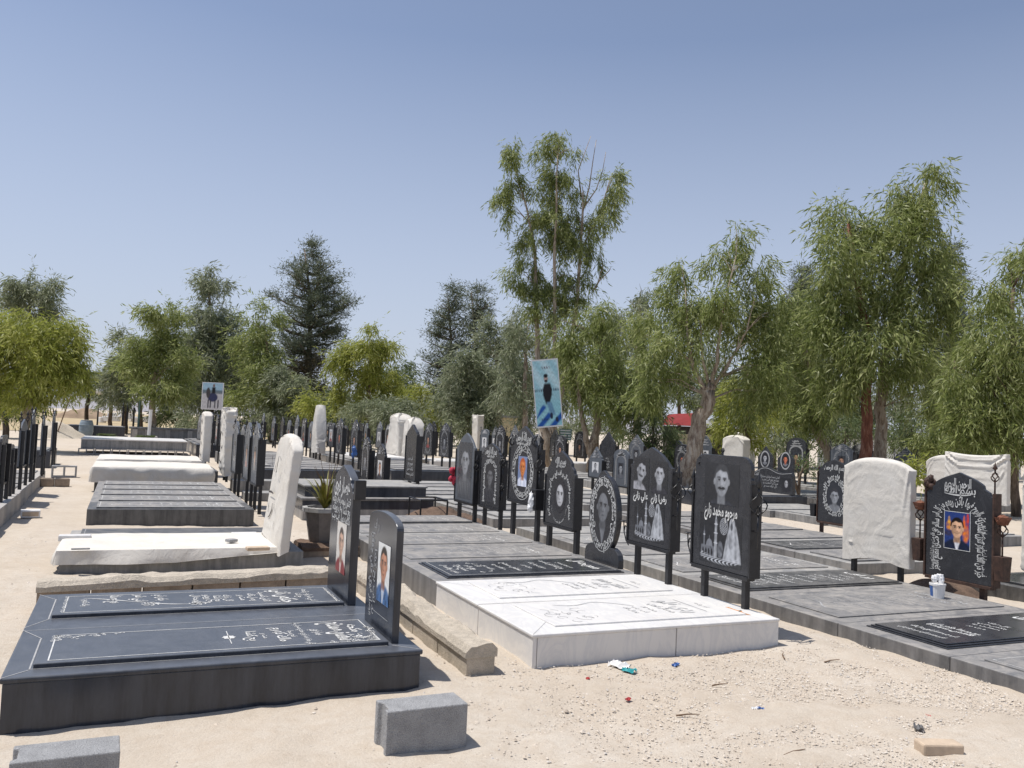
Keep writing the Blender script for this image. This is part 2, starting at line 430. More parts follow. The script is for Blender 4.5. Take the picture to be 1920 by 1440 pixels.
# ------------------------------------------------------------------ pictures (portraits, engraved scenes, posters)
def G2(w, h, nx, ny):
    u = np.linspace(-w/2, w/2, nx); v = np.linspace(0, h, ny)
    return np.meshgrid(u, v)
def soft(d, w): return np.clip(.5-d/w, 0, 1)
def el(U, V, cx, cy, rx, ry, w=.25):
    return soft(np.sqrt(((U-cx)/rx)**2+((V-cy)/ry)**2)-1, w)
def put(img, m, c):
    img += (np.array(c)-img)*m[..., None]
def face(img, U, V, cx, cy, h, skin=(150, 150, 150), hair=(25, 25, 25), cloth=(60, 60, 60), shirt=None, must=0, beard=0, bald=0, scarf=None, tilt=0):
    skin, hair, cloth = map(lambda c: np.array(lin(c)), (skin, hair, cloth))
    c, s = math.cos(tilt), math.sin(tilt)
    X, Y = ((U-cx)*c+(V-cy)*s)/h, (-(U-cx)*s+(V-cy)*c)/h
    body = np.maximum(el(X, Y, 0, -2.9, 2.0, 1.75, .12), 0); put(img, body, cloth)
    if shirt is not None:
        sh = soft(np.abs(X)-.42*np.clip((Y+2.7)/1.5, 0, 1), .12)*soft(Y+1.05, .15); put(img, sh*body, lin(shirt))
    put(img, soft(np.abs(X)-.40, .12)*soft(Y+.3, .2)*soft(-1.55-Y, .2), skin*.50)
    put(img, body*np.clip(np.sin(X*7+3*Y)*.5, 0, 1)*.5, cloth*1.8)
    if scarf is not None:
        put(img, el(X, Y, 0, -.1, 1.02, 1.4, .12), lin(scarf)); put(img, el(X, Y, 0, -1.7, 1.3, .8, .2), lin(scarf))
    else:
        put(img, el(X, Y, 0, .22, .83, 1.0 if not bald else .9, .12), hair)
        for q in (-1, 1): put(img, el(X, Y, q*.76, -.02, .12, .22, .3), skin*.75)
    fm = el(X, Y, 0, 0, .71 if scarf is None else .62, 1.0 if scarf is None else .88, .1)
    if not bald and scarf is None: fm = fm*soft(Y-.74+.35*X*X+.05*np.sin(9*X), .1)
    gr = noise3(np.stack([X.ravel(), Y.ravel(), 0*X.ravel()], 1), 11, 9).reshape(X.shape)
    shade = 1-.55*np.clip(np.abs(X)-.25, 0, 1)+.16*X-.14*soft(Y+.55, .3)-.22*el(X, Y, -.16, -.08, .10, .34, .8)-.25*el(X, Y, -.45, -.25, .22, .30, .9)-.16*el(X, Y, .48, -.30, .18, .28, .9)-.30*(el(X, Y, -.30, .14, .26, .16, .8)+el(X, Y, .30, .14, .24, .15, .8))+.10*el(X, Y, .06, .55, .4, .22, .9)+.05*gr
    img += (skin*shade[..., None]-img)*fm[..., None]
    for q in (-1, 1):
        put(img, el(X, Y, q*.31, .27-.02*q, .22, .055, .6)*.9, hair*.9)
        put(img, el(X, Y, q*.29, .12, .17, .085, .4)*.7, skin*.75+.08); put(img, el(X, Y, q*.29+.02, .125, .085, .085, .35), np.array((.012, .01, .01))); put(img, el(X, Y, q*.29, .17, .18, .03, .5)*.85, skin*.12)
    put(img, el(X, Y, .06, -.12, .07, .26, .8)*.4, skin*1.25); put(img, el(X, Y, 0, -.30, .17, .06, .8)*.6, skin*.4)
    put(img, el(X, Y, 0, -.57, .25, .05, .6)*.75, skin*.35)
    if beard: put(img, el(X, Y, 0, -.68, .60, .42, .3)*.8*beard*(1-el(X, Y, 0, -.30, .4, .2, .3)), hair)
    if must: put(img, np.maximum(el(X, Y, -.17, -.45, .22, .10, .4), el(X, Y, .17, -.45, .22, .10, .4))*must, hair*.45)
def picture(name, w, h, nx, ny, fn, x, z, y, mat, parent, bg=(22, 23, 26), clip=None, shear=0):
    nx, ny = int(nx*1.35), int(ny*1.35)
    U, V = G2(w, h, nx, ny); img = np.zeros((ny, nx, 3)); img[:] = lin(bg)
    fn(img, U, V); gn = noise3(np.stack([U.ravel()/w, V.ravel()/w, 0*U.ravel()], 1), 45, 13).reshape(U.shape)
    img = np.clip(img*(1+.10*gn)[..., None], 0, 1)
    vs = [(x+U[j, i], y, z+V[j, i]) for j in range(ny) for i in range(nx)]
    fs = []
    for j in range(ny-1):
        for i in range(nx-1):
            if clip is None or clip((U[j, i]+U[j, i+1])/2, (V[j, i]+V[j+1, i])/2):
                a = j*nx+i; fs.append((a, a+1, a+1+nx, a+nx))
    me = mesh_from(name, vs, fs, M[mat])
    ca = me.color_attributes.new('Col', 'FLOAT_COLOR', 'POINT')
    ca.data.foreach_set('color', np.concatenate([img.reshape(-1, 3), np.ones((nx*ny, 1))], 1).astype(np.float32).ravel())
    o = bpy.data.objects.new(name, me); COL.objects.link(o); o.parent = parent
    return o
def shrine(img, U, V):
    """engraved shrine: arcade with dome, two minarets, a lettered roundel, a veiled kneeling figure and a garland"""
    g1, g2, bk = np.array(lin((168, 171, 176))), np.array(lin((112, 115, 121))), np.array(lin((38, 39, 43)))
    X = U/U.max(); Y = V/V.max()
    tex = noise3(np.stack([X.ravel()*3, Y.ravel()*4, 0*X.ravel()], 1), 7, 77).reshape(X.shape)
    put(img, soft(np.abs(X+.56)-.34, .03)*soft(Y-.34, .02)*soft(.10-Y, .03)*np.clip(.8+.25*tex, 0, 1), g2*.9)
    put(img, el(X, Y, -.50, .35, .15, .13, .12)*soft(.33-Y, .02), g2*1.15); put(img, soft(np.abs(X+.50)-.012, .01)*soft(np.abs(Y-.5)-.05, .02), g2)
    for q in (-.80, -.66, -.52, -.38): put(img, el(X, Y, q, .20, .045, .085, .25), bk)
    put(img, soft(np.abs(X+.76)-.03, .02)*soft(Y-.62, .02)*soft(.3-Y, .02), g2); put(img, soft(np.abs(X+.76)-.10*np.clip(.74-Y, 0, 1), .02)*soft(.62-Y, .01), g2); put(img, el(X, Y, -.76, .55, .05, .015, .4), g1)
    w_ = .075-.03*Y
    put(img, soft(np.abs(X+.20)-w_, .03)*soft(Y-.90, .02)*soft(.12-Y, .03)*np.clip(.85+.2*tex, 0, 1), g1*.9); put(img, soft(np.abs(X+.20)-.35*np.clip(1.0-Y, 0, 1), .02)*soft(.90-Y, .01), g1)
    for yy, r in ((.80, .085), (.62, .09), (.42, .09)): put(img, el(X, Y, -.20, yy, r, .016, .4), g1*1.1)
    put(img, el(X, Y, .02, .30, .13, .17, .15)*soft(.14-Y, .03)*np.clip(.75+.3*tex, 0, 1), g2)
    f = .12+.31*np.clip((.84-Y)/.74, 0, 1)**.75
    fig = np.maximum(soft(np.abs(X-.58)-f, .04)*soft(Y-.84, .04)*soft(.10-Y, .04), el(X, Y, .56, .84, .13, .13, .12))
    put(img, fig*np.clip(.86+.22*np.sin((X-.58)*26/(1.1-Y*.6))+.15*tex, 0, 1), g1)
    put(img, el(X, Y, .53, .80, .055, .075, .4), g2*.55); put(img, el(X, Y, .46, .52, .05, .16, .5)*.5, g2*.5); put(img, el(X, Y, .50, .26, .20, .10, .4)*.5, g1*1.25)
    r = np.sqrt(((X-.17)/.19)**2+((Y-.78)/.17)**2)
    put(img, soft(np.abs(r-.95)-.04, .05), g1*.9); put(img, soft(r-.88, .08)*np.clip(1.6*np.abs(np.sin(30*X+9*np.sin(22*Y)))-.7, 0, 1), g1)
    z0 = .07+.10*X*X
    put(img, soft(np.abs(Y-z0)-.055, .04)*np.clip(.35+1.1*np.sin(34*X+8*np.sin(25*Y)), 0, 1)*soft(np.abs(X)-.92, .1), g1*1.1)
SKY_AIR, SKY_DUST, SKY_OZ, SKY_S, EXPO = .8, .9, 2.0, .15, 0.0
# ------------------------------------------------------------------ graves
def word_block(k, cx, cy, w, size, n, bold=.012, txt=None):
    """one line of n unreadable words, centred"""
    k.text(txt or ' '.join(gib() for _ in range(n)), cx, cy, size, maxw=w, bold=bold)
def grave(label, X0, X1, Y0, Y1, zt, bm='slate', sm='slate', eng='engrave_faint', ins=.12, head=.12, sh=.022, zb=-.15, lines='std', border=.006,
          cat='grave', group=None, bevel=.006, mould=0, over=0.0, rise=0.0, seam=True):
    Xc, Yc = (X0+X1)/2, (Y0+Y1)/2; hx, hy = (Y1-Y0)/2, (X1-X0)/2
    t = thing('grave', label, cat, (Xc, Yc, 0), ROT, group)
    mb = MB().box(-hx, hx, -hy, hy, zb, zt)
    part('base', mb, M[bm], t, bevel=bevel)
    a, b0, b1 = hx-ins, -hy+ins*1.1, hy-head
    s = MB()
    for q in range(mould+1):
        d = .022*q; s.box(-a+d, a-d, b0+d, b1-d, zt-.01 if q == 0 else zt+sh*q/(mould+1), zt+sh*(q+1)/(mould+1))
    sl = part('slab', s, M[sm], t, bevel=.005)
    a -= .022*mould; b0 += .022*mould; b1 -= .022*mould
    zz = zt+sh+.0016
    k = Ink(lambda s_, t_: (s_, t_, zz))
    L = b1-b0
    if border: k.frame(-a+.035, a-.035, b0+.035, b1-.035, border)
    if lines == 'std':
        k.text(gib(), 0, b1-.11, .05, maxw=a*1.1)
        word_block(k, 0, b1-.30, a*1.35, .17, 1, .02); word_block(k, R.uniform(-.03, .03), b1-.46, a*1.2, .12, 1, .015)
        y = b1-.62
        while y > b0+.36:
            word_block(k, 0, y, a*1.3, .062, R.choice((1, 2))); y -= R.choice((.10, .12, .15))
        if R.random() < .6:
            k.stroke([(-a*.5+a*u, b0+.25+.07*math.sin(u*5+1)) for u in np.linspace(0, 1, 14)], [.004+.010*math.sin(PI*u) for u in np.linspace(0, 1, 14)])
    elif callable(lines): lines(k, a, b0, b1)
    if k.mb.V: k.done('inscription', M[eng], sl)
    return t

def lines_front(k, a, b0, b1):      # nearest dark slab: corner arabesques, medallion, lettering only at the head half
    for (cx, cy, sx, sy) in ((-a+.05, b0+.05, 1, 1), (a-.05, b1-.05, -1, -1)):
        for i in range(70):
            u, v = R.random()**1.5, R.random()**1.5
            if (u*1.0+v*1.0) > 1 and u*v > .04: continue
            k.curl(cx+sx*u*.15, cy+sy*v*.40, R.uniform(.006, .016), R.uniform(0, 6), R.uniform(.5, 1.1), .006, R.choice((-1, 1)), 6)
    m = b0+.98
    k.poly([(.038*math.cos(q)*(1+.12*math.cos(8*q)), m+.035*math.sin(q)*(1+.12*math.cos(8*q))) for q in np.linspace(0, 2*PI, 41)[:-1]])
    k.line((-.15, m), (.15, m), .005)
    word_block(k, 0, m+.13, a*1.5, .085, 1, .02); word_block(k, .01, m+.205, a*1.2, .05, 1)
    word_block(k, 0, m+.30, a*1.5, .095, 1, .02); word_block(k, 0, m+.365, a*1.1, .05, 1)
    word_block(k, 0, m+.435, a*1.75, .05, 4)
    word_block(k, 0, m+.52, a*.5, .075, 1, .02)
    word_block(k, 0, m+.66, a*1.5, .17, 1, .025); word_block(k, .02, m+.755, a*1.2, .10, 1, .02)
    word_block(k, .02, m+.85, a*.9, .06, 1)
def lines_second(k, a, b0, b1):
    for y in (b0+.045, b1-.05): 
        for i in range(14): k.curl(-a+.05+(2*a-.1)*i/13, y+.012, .013, i, .9, .007, 1 if i % 2 else -1, 6)
    y = b0+.16
    pts = [(a*.55*math.sin(u*3.1-1.2)-.02, y+u*.75) for u in np.linspace(0, 1, 26)]
    k.stroke(pts, [.004+.012*abs(math.sin(u*7)) for u in np.linspace(0, 1, 26)])
    for q, yy in ((.35, y+.42), (.5, y+.72)):
        for i in range(7):
            an = i*.9; k.curl(a*q*.9+.03*math.cos(an), yy+.03*math.sin(an), .028, an, .7, .010, 1, 7)
    word_block(k, -.02, y+.02, a*.9, .06, 1); word_block(k, -a*.35, y+.2, a*.9, .11, 1, .02); word_block(k, -a*.4, y+.36, a*.8, .11, 1, .02); word_block(k, -a*.35, y+.5, a*.7, .1, 1, .02)
    for i, d in enumerate((.72, .80, .86, .93, 1.03, 1.10, 1.18)):
        word_block(k, 0, y+d, a*(1.5 if i not in (4, 5) else 1.0), .075, 1, .018)
    word_block(k, 0, y+1.33, a*1.5, .17, 1, .025); word_block(k, 0, y+1.43, a*.5, .06, 1); word_block(k, 0, y+1.50, a*1.4, .07, 2)
def lines_marble(k, a, b0, b1):
    for i in range(22): k.curl(R.uniform(-a*.6, a*.7), b0+R.uniform(.12, .42), R.uniform(.03, .09), R.uniform(0, 6), R.uniform(.25, .6), .006, R.choice((-1, 1)), 8)
    u = np.linspace(0, 1, 22)
    k.stroke([(-a*.75+.05*math.sin(7*q)+(.28*max(0, q-.55)), b0+.28+.62*q) for q in u], [.006+.012*math.sin(PI*q) for q in u])
    for d, s_ in ((.80, .06), (.88, .06), (.97, .07), (1.08, .08)): word_block(k, .03, b0+d, a*1.2, s_, 1)
    word_block(k, 0, b0+1.24, a*1.3, .2, 1, .02); k.line((-a*.7, b0+1.36), (a*.6, b0+1.36), .014); word_block(k, 0, b0+1.46, a*.8, .05, 1)
def lines_white_bold(k, a, b0, b1):
    for d, n, s_ in ((.14, 3, .065), (.27, 3, .075), (.44, 1, .09), (.52, 2, .09)): word_block(k, 0, b0+d, a*1.25, s_, n, .035)
    for d in (.74, .84, .93, 1.02): word_block(k, R.uniform(-.02, .02), b0+d, a*1.2, .06, 1, .02)
    word_block(k, 0, b1-.42, a*1.3, .24, 1, .03); k.line((-a*.6, b1-.22), (a*.6, b1-.22), .012); word_block(k, 0, b1-.12, a*.8, .06, 1)
def lines_dense(k, a, b0, b1):
    y = b0+.14
    while y < b1-.3:
        word_block(k, R.uniform(-.12, .12)*a, y, a*R.uniform(.7, 1.4), R.choice((.06, .075, .085)), R.choice((1, 1, 2)), .018); y += R.choice((.10, .125, .16))
    for i in range(16): k.curl(R.uniform(-a*.7, a*.7), b0+R.uniform(.1, .5), R.uniform(.02, .045), R.uniform(0, 6), R.uniform(.4, .9), .012, R.choice((-1, 1)), 7)
    word_block(k, 0, b1-.18, a*1.4, .17, 1, .03)

# ------------------------------------------------------------------ headstones
def outline(kind, a, zp, zs, zt, n=12):
    p = [(-a, zp), (a, zp)]
    h = zt-zs
    if kind == 'ogee':
        r = [(a, zs), (a*.90, zs+.02*h), (a*.84, zs+.12*h), (a*.78, zs+.22*h)]
        for i in range(1, n+1):
            u = i/n; x = a*.78*(1-u); r.append((x, zs+h*(.22+.66*math.sin(u*PI/2)**.85+.12*u**5)))
    elif kind == 'steps':
        r = [(a, zs), (a*.93, zs+.05*h), (a*.90, zs+.2*h), (a*.83, zs+.26*h), (a*.74, zs+.34*h), (a*.72, zs+.48*h)]
        for i in range(1, n+1):
            u = i/n; r.append((a*.72*(1-u), zs+h*(.48+.40*math.sin(u*PI/2)**.8+.12*u**4)))
    elif kind == 'arch':
        r = [(a*math.cos(u), zs+h*math.sin(u)**.85) for u in np.linspace(0, PI/2, n)]
    elif kind == 'point':
        r = [(a, zs), (a*.88, zs+.06*h), (a*.86, zs+.2*h)]+[(a*.86*(1-u), zs+h*(.2+.8*u**1.15)) for u in np.linspace(.15, 1, n)]
    elif kind == 'flat':
        r = [(a, zs)]+[(a*.98-.0*u, zs+h*.1) for u in (0,)]+[(a-.12+.12*math.cos(u), zt-.10+.10*math.sin(u)) for u in np.linspace(0, PI/2, 6)]+[(0, zt)]
    else: r = [(a, zs), (a*.6, zt), (0, zt)]
    if abs(r[-1][0]) > 1e-4: r.append((0, zt))
    l = [(-x, z) for x, z in r[:-1]]
    return p+r+l[::-1]
def finial(root, x, z, h, mat='iron', spear=True, y=.0):
    mb = MB(); mb.tube([(x, y, z), (x, y, z+h*.45)], .008, 6)
    c = z+h*.55; rr = h*.11
    for k in range(4):
        q0 = k*PI/2
        mb.tube([(x+rr*math.sin(PI*u)*math.cos(q0+u*2.2), y+rr*math.sin(PI*u)*math.sin(q0+u*2.2), z+h*(.42+.28*u)) for u in np.linspace(0, 1, 7)], .006, 4)
    mb.tube([(x, y, z+h*.68), (x, y, z+h*.76)], .008, 6)
    if spear: mb.lathe([(.006, 0), (.026, .04*h), (.012, .12*h), (.001, .24*h)], (x, y, z+h*.76), 6)
    return part('finial', mb, M[mat], root, smooth=True)
def scroll_holder(root, x, z, sgn):
    mb = MB(); r = .05
    mb.tube([(x, 0, z-.02), (x+sgn*.05, 0, z+.02), (x+sgn*.09, 0, z+.10), (x+sgn*.07, 0, z+.16), (x+sgn*.03, 0, z+.14), (x+sgn*.045, 0, z+.115)], .006, 5)
    mb.tube([(x+sgn*.09, 0, z+.10), (x+sgn*.10, 0, z+.19)], .006, 5)
    mb.lathe([(.005, 0), (.035, .012), (.03, .016), (.004, .006)], (x+sgn*.10, 0, z+.19), 8)
    return part('candle_holder', mb, M['iron'], root)
def headstone(label, X, Yc, zb, w, zp, zs, zt, kind='ogee', pm='granite_panel', fm='iron', thick=.035, legs=True, side=True, inset=.06, group=None, name='headstone', rail=True, sidetop=None, legw=.024, rot=ROT):
    t = thing(name, label, 'headstone', (X, Yc, zb), rot, group)
    a = w/2; zp -= zb; zs -= zb; zt -= zb
    part('panel', MB().prism(outline(kind, a, zp, zs, zt), -thick/2, thick/2), M[pm], t, bevel=.004)
    if legs:
        for q in (-1, 1):
            x = q*(a-inset)
            part('post', MB().box(x-legw, x+legw, thick/2+.001, thick/2+.05, -.05, zs-.04), M[fm], t, bevel=.004)
    if side:
        st = (sidetop-zb) if sidetop else zs-.03
        for q in (-1, 1):
            x0, x1 = sorted((q*(a+.001), q*(a+.022)))
            part('side_frame', MB().box(x0, x1, -thick/2-.012, thick/2+.06, zp-.012, st), M[fm], t, bevel=.003)
    if rail: part('bottom_rail', MB().box(-a, a, -thick/2-.014, thick/2+.03, zp-.032, zp-.001), M[fm], t, bevel=.003)
    t['fy'] = -thick/2-.0016
    return t
def ink_on(t, zb): 
    y = t['fy']-.0018; return Ink(lambda s_, z_: (s_, y, z_-zb))
def ring_text(k, cx, cz, rx, rz, size, rows=1, squeeze=1.0):
    for j in range(rows):
        o = (j-(rows-1)/2)*size*.55
        f = lambda u, d, o=o: (cx-(rx+o-d*0+d)*math.sin(-2*PI*u)*1.0, cz+(rz+o+d)*math.cos(2*PI*u))
        n = max(4, int(2*PI*(rx+rz)/2/size/1.7))
        k.path(' '.join(gib() for _ in range(max(2, n//3))), f, size, 0, .985, bold=.03)
def ring_lines(k, cx, cz, rx, rz, w):
    n = 40
    for i in range(n):
        a, b = 2*PI*i/n, 2*PI*(i+1)/n
        k.poly([(cx+(rx-w)*math.cos(a), cz+(rz-w)*math.sin(a)), (cx+rx*math.cos(a), cz+rz*math.sin(a)), (cx+rx*math.cos(b), cz+rz*math.sin(b)), (cx+(rx-w)*math.cos(b), cz+(rz-w)*math.sin(b))])
def ring_dash(k, cx, cz, rx, rz, bw, n=26, seed=0):
    r = random.Random(seed)
    for i in range(n):
        a = 2*PI*i/n; da = 2*PI/n
        for j in range(3):
            u = a+da*r.random(); q = r.uniform(-.5, .5)*bw
            x, z = cx+(rx+q)*math.cos(u), cz+(rz+q)*math.sin(u); L = bw*r.uniform(.25, .5); d = r.uniform(0, PI)
            k.line((x-L*math.cos(d), z-L*math.sin(d)), (x+L*math.cos(d), z+L*math.sin(d)), bw*.22)
def roses(k, x0, x1, z, n, r):
    for i in range(n):
        x = x0+(x1-x0)*i/(n-1); zz = z+.25*r*math.sin(i*2.3)+((x-(x0+x1)/2)/((x1-x0)/2))**2*r*1.5
        for j in range(4): k.curl(x+r*.4*math.cos(j*1.6), zz+r*.4*math.sin(j*1.6), r*.55, j*1.6, .6, r*.28, 1, 6)

# ------------------------------------------------------------------ cloth
def draped(label, X0, X1, Y0, Y1, zt, drop, seed, group=None, amp=.02, res=.032, hump=0.0, cat='cover', slope=0.0):
    """cloth sheet lying over a grave, hanging down its sides"""
    Xc, Yc = (X0+X1)/2, (Y0+Y1)/2; hx, hy = (Y1-Y0)/2, (X1-X0)/2
    t = bpy.data.objects.new('cloth_cover', None)
    nx, ny = int((2*hx+2*drop)/res)+1, int((2*hy+2*drop)/res)+1
    u = np.linspace(-hx-drop, hx+drop, nx); v = np.linspace(-hy-drop, hy+drop, ny)
    U, V = np.meshgrid(u, v); P = np.stack([U.ravel(), V.ravel(), np.zeros(U.size)], 1)
    n1 = noise3(P, 2.2, seed); n2 = noise3(P, 6.5, seed+1); n3 = noise3(P*np.array([1, .25, 1]), 9, seed+2)
    ox = np.maximum(np.abs(P[:, 0])-hx, 0); oy = np.maximum(np.abs(P[:, 1])-hy, 0)
    d = np.sqrt(ox**2+oy**2)*(1+.0*n1)
    ca, cb = np.clip(P[:, 0], -hx, hx), np.clip(P[:, 1], -hy, hy)
    hang = np.minimum(d, drop*(1+.14*n1)*(1+slope*np.clip(P[:, 1]/hy, -1, 1)))
    puck = np.sin(9*P[:, 0]+3*n1)*.5+.5
    out = (1-np.exp(-d*40))*(.010+.020*np.abs(n2)*np.minimum(d/.12, 1)+.016*(1-np.abs(n3))+.02*puck*np.minimum(d/.15, 1))
    sx = np.where(ox+oy > 0, ox/np.maximum(ox+oy, 1e-6), 0); sy = np.where(ox+oy > 0, oy/np.maximum(ox+oy, 1e-6), 0)
    Q = np.zeros_like(P)
    Q[:, 0] = ca+np.sign(P[:, 0])*sx*out; Q[:, 1] = cb+np.sign(P[:, 1])*sy*out
    Q[:, 2] = zt+.012-hang+np.where(d <= 0, amp*.6*(n1+1)*.5+amp*.3*np.abs(n2)*np.abs(n1)+hump*np.cos(np.clip(ca/hx, -1, 1)*PI/2), hump*0+amp*.3)
    Q[:, 2] = np.maximum(Q[:, 2], .01)
    fs = [(j*nx+i, j*nx+i+1, (j+1)*nx+i+1, (j+1)*nx+i) for j in range(ny-1) for i in range(nx-1)]
    me = mesh_from('cloth_cover', Q, fs, M['cloth'], 42)
    o = bpy.data.objects.new('cloth_cover', me); COL.objects.link(o)
    o.location = (Xc, Yc, 0); o.rotation_euler = (0, 0, ROT)
    bpy.data.objects.remove(t)
    return setp(o, label, cat, group)
def bag(label, X, Yc, zb, w, dep, z0, z1, seed, top=.10, flare=(0, 0), legs=((-.3, .3)), amp=.022, ink=None, group=None, rot=ROT, leanx=0, leany=0, n=96, m=44, horn=0, name='covered_headstone', taper=0, zleg=None, folds=(), topk=3, tope=2.4):
    """headstone under a tied white cloth bag, standing on its posts"""
    t = thing(name, label, 'headstone', (X, Yc, zb), rot, group)
    V = []; a0, b0 = w/2, dep/2
    h = z1-z0
    th = np.linspace(0, 2*PI, n, endpoint=False)
    rows = list(np.linspace(0, 1, m-7))+[None]*7
    pts = []
    for j in range(m):
        if j < m-7: u = j/(m-8); cl = 1.0; zz = z0+u*(h-.045); 
        else:
            q = (j-(m-8))/7.0; u = 1; cl = math.cos(q*PI/2)*.985+.015; zz = z1-.045+.045*math.sin(q*PI/2)
        c, s = np.cos(th), np.sin(th); e = .24
        x = np.sign(c)*np.abs(c)**e; y = np.sign(s)*np.abs(s)**e
        a = a0*(1-taper*(u-.5))*np.ones(n); b = b0*np.ones(n)
        a = a+np.where(x < 0, flare[0], flare[1])*(1-u)**1.6
        X_ = x*a*(.25+.75*cl if cl < 1 else 1); Y_ = y*b*cl
        zoff = -top*np.abs(x*(.25+.75*cl))**tope*u**topk+horn*np.exp(-((np.abs(x)-.86)/.12)**2)*u**6
        pts.append(np.stack([X_+leanx*u, Y_+leany*u, zz+zoff], 1))
    P = np.concatenate(pts); base = P.copy()
    hh = np.clip((base[:, 2]-z0)/h, 0, 1)
    q = base*np.array([1, 1.5, .55]); n1 = noise3(q, 4, seed); n2 = noise3(base, 12, seed+3)
    ang = base[:, 0]/(1.25-hh)/a0                     # folds fan out from the tied top
    n3 = noise3(np.stack([ang*1.6+.25*n1, base[:, 1]*2, hh*.35], 1), 2.6, seed+7); n4 = noise3(base*np.array([1, 1, 2.2])+n1[:, None]*.06, 7, seed+11)
    rid = np.maximum(0, 1-2.2*np.abs(n3))**1.5
    amp *= .75; disp = amp*(.45*n1+.08*n2)+amp*1.15*rid*(.15+.85*hh**1.5)+amp*.9*np.maximum(0, 1-3*np.abs(n4))*np.clip(.45-hh, 0, 1)*2
    fx, fz = base[:, 0]/a0, hh*1.0
    for (x0, q0, x1, q1, wd, am) in folds:
        dx, dz = (x1-x0)*a0, (q1-q0)*h; L2 = dx*dx+dz*dz
        tt = np.clip(((fx-x0)*a0*dx+(fz-q0)*h*dz)/L2, 0, 1); ds = np.hypot((fx-x0)*a0-tt*dx, (fz-q0)*h-tt*dz)
        wd = wd*.7; am = am*.62; disp = disp+am*np.exp(-np.abs(ds/(wd*(.5+.9*tt)))**1.4)*(1-.55*tt)-.5*am*np.exp(-((ds-1.9*wd)/(wd))**2)*(1-.6*tt)
    nrm = np.stack([np.sign(base[:, 0])*np.abs(base[:, 0]/a0)**6, base[:, 1]/b0*1.0, np.zeros(len(base))], 1)
    nrm /= np.maximum(np.linalg.norm(nrm, axis=1, keepdims=True), .2)
    P = base+nrm*disp[:, None]
    P[:, 2] += np.where(hh < .03, .035*n1+.012*n2, 0)-zb
    fs = [(j*n+i, j*n+(i+1) % n, (j+1)*n+(i+1) % n, (j+1)*n+i) for j in range(m-1) for i in range(n)]+[tuple(range((m-1)*n, m*n))]
    part('cloth_bag', MB().raw(P, fs), M['cloth'], t, smooth=38)
    for x in legs: part('post', MB().box(x-.025, x+.025, -.025, .025, -.04, (z0-zb)+.12), M['iron'], t, bevel=.004)
    if ink:
        k = Ink(lambda s_, z_: (s_, 0, z_-zb)); ink(k)
        fr = P[base[:, 1] < -b0*.5]
        def on(v):
            dd = (fr[:, 0]-v[0])**2+(fr[:, 2]-v[2])**2; i = np.argsort(dd)[:4]; return (v[0], fr[i, 1].min()-.006, v[2])
        k.mb.V = [on(v) for v in k.mb.V]; k.done('brush_lettering', M['ink'], t)
    return t
# ================================================================== SETTING
def gz(x, y):
    """height of the sandy ground"""
    z = .018*math.sin(x*1.3+.4*y)*math.sin(.9*y-.3*x)+.008*math.sin(3.1*x+1)*math.sin(2.7*y)
    z -= .055*math.exp(-((x+.6)/1.1)**2-((y-4.0)/1.2)**2)
    z += .035*math.exp(-((x-3.4)/1.2)**2-((y-4.85)/.22)**2)+.04*math.exp(-((x-4.9)/.35)**2-((y-5.6)/.9)**2)
    z += .02*math.exp(-((x-2.3)/.15)**2)*(1 if 5 < y < 12 else 0)
    return z-.012
def axis(lo, hi, step, far):
    a = list(np.arange(lo, hi+1e-6, step)); g = step; x = hi
    while x < far: g *= 1.28; x += g; a.append(x)
    g = step; x = lo
    while x > -far: g *= 1.28; x -= g; a.insert(0, x)
    return a
xs, ys = axis(-3.0, 9.0, .075, 4000), axis(1.5, 12.0, .075, 4000)
nx, ny = len(xs), len(ys)
XX, YY = np.meshgrid(xs, ys)
fade = np.exp(-np.maximum(0, np.hypot(XX-3, YY-6)-14)/10)
PP = np.stack([XX.ravel(), YY.ravel(), 0*XX.ravel()], 1)
ZZ = np.array([gz(x, y) for x, y in zip(PP[:, 0], PP[:, 1])])*fade.ravel()
near = (np.hypot(PP[:, 0]-3, PP[:, 1]-5) < 9)
ZZ += np.where(near, .009*noise3(PP, 6, 40)+.008*noise3(PP, 13, 41)+.004*noise3(PP, 30, 42), 0)-(1-fade.ravel())*.012
gm = mesh_from('ground', np.stack([PP[:, 0], PP[:, 1], ZZ], 1), [(j*nx+i, j*nx+i+1, (j+1)*nx+i+1, (j+1)*nx+i) for j in range(ny-1) for i in range(nx-1)], M['sand'], True)
o = bpy.data.objects.new('ground', gm); COL.objects.link(o); setp(o, kind='structure')
def sheet(name, pts, z, mat):
    o = part(name, MB().add([(x, y, z) for x, y in pts], [tuple(range(len(pts)))]), mat); return setp(o, kind='structure')
sheet('field', [(-90, 60), (12, 62), (40, 120), (30, 420), (-160, 420)], .012, M['field'])
# far hills
hv = []; hn = 60
for j, (d, k) in enumerate(((2300, 0), (2700, 1), (3300, .5))):
    for i in range(hn+1):
        x = -2600+5600*i/hn; hgt = 52+26*math.sin(i*.7)+16*math.sin(i*1.9+1)+9*math.sin(i*4.3)
        hv.append((x, d, -2+hgt*k))
hf = [(j*(hn+1)+i, j*(hn+1)+i+1, (j+1)*(hn+1)+i+1, (j+1)*(hn+1)+i) for j in range(2) for i in range(hn)]
setp(part('hills', MB().add(hv, hf), M['hill_rock'], smooth=True), kind='structure')
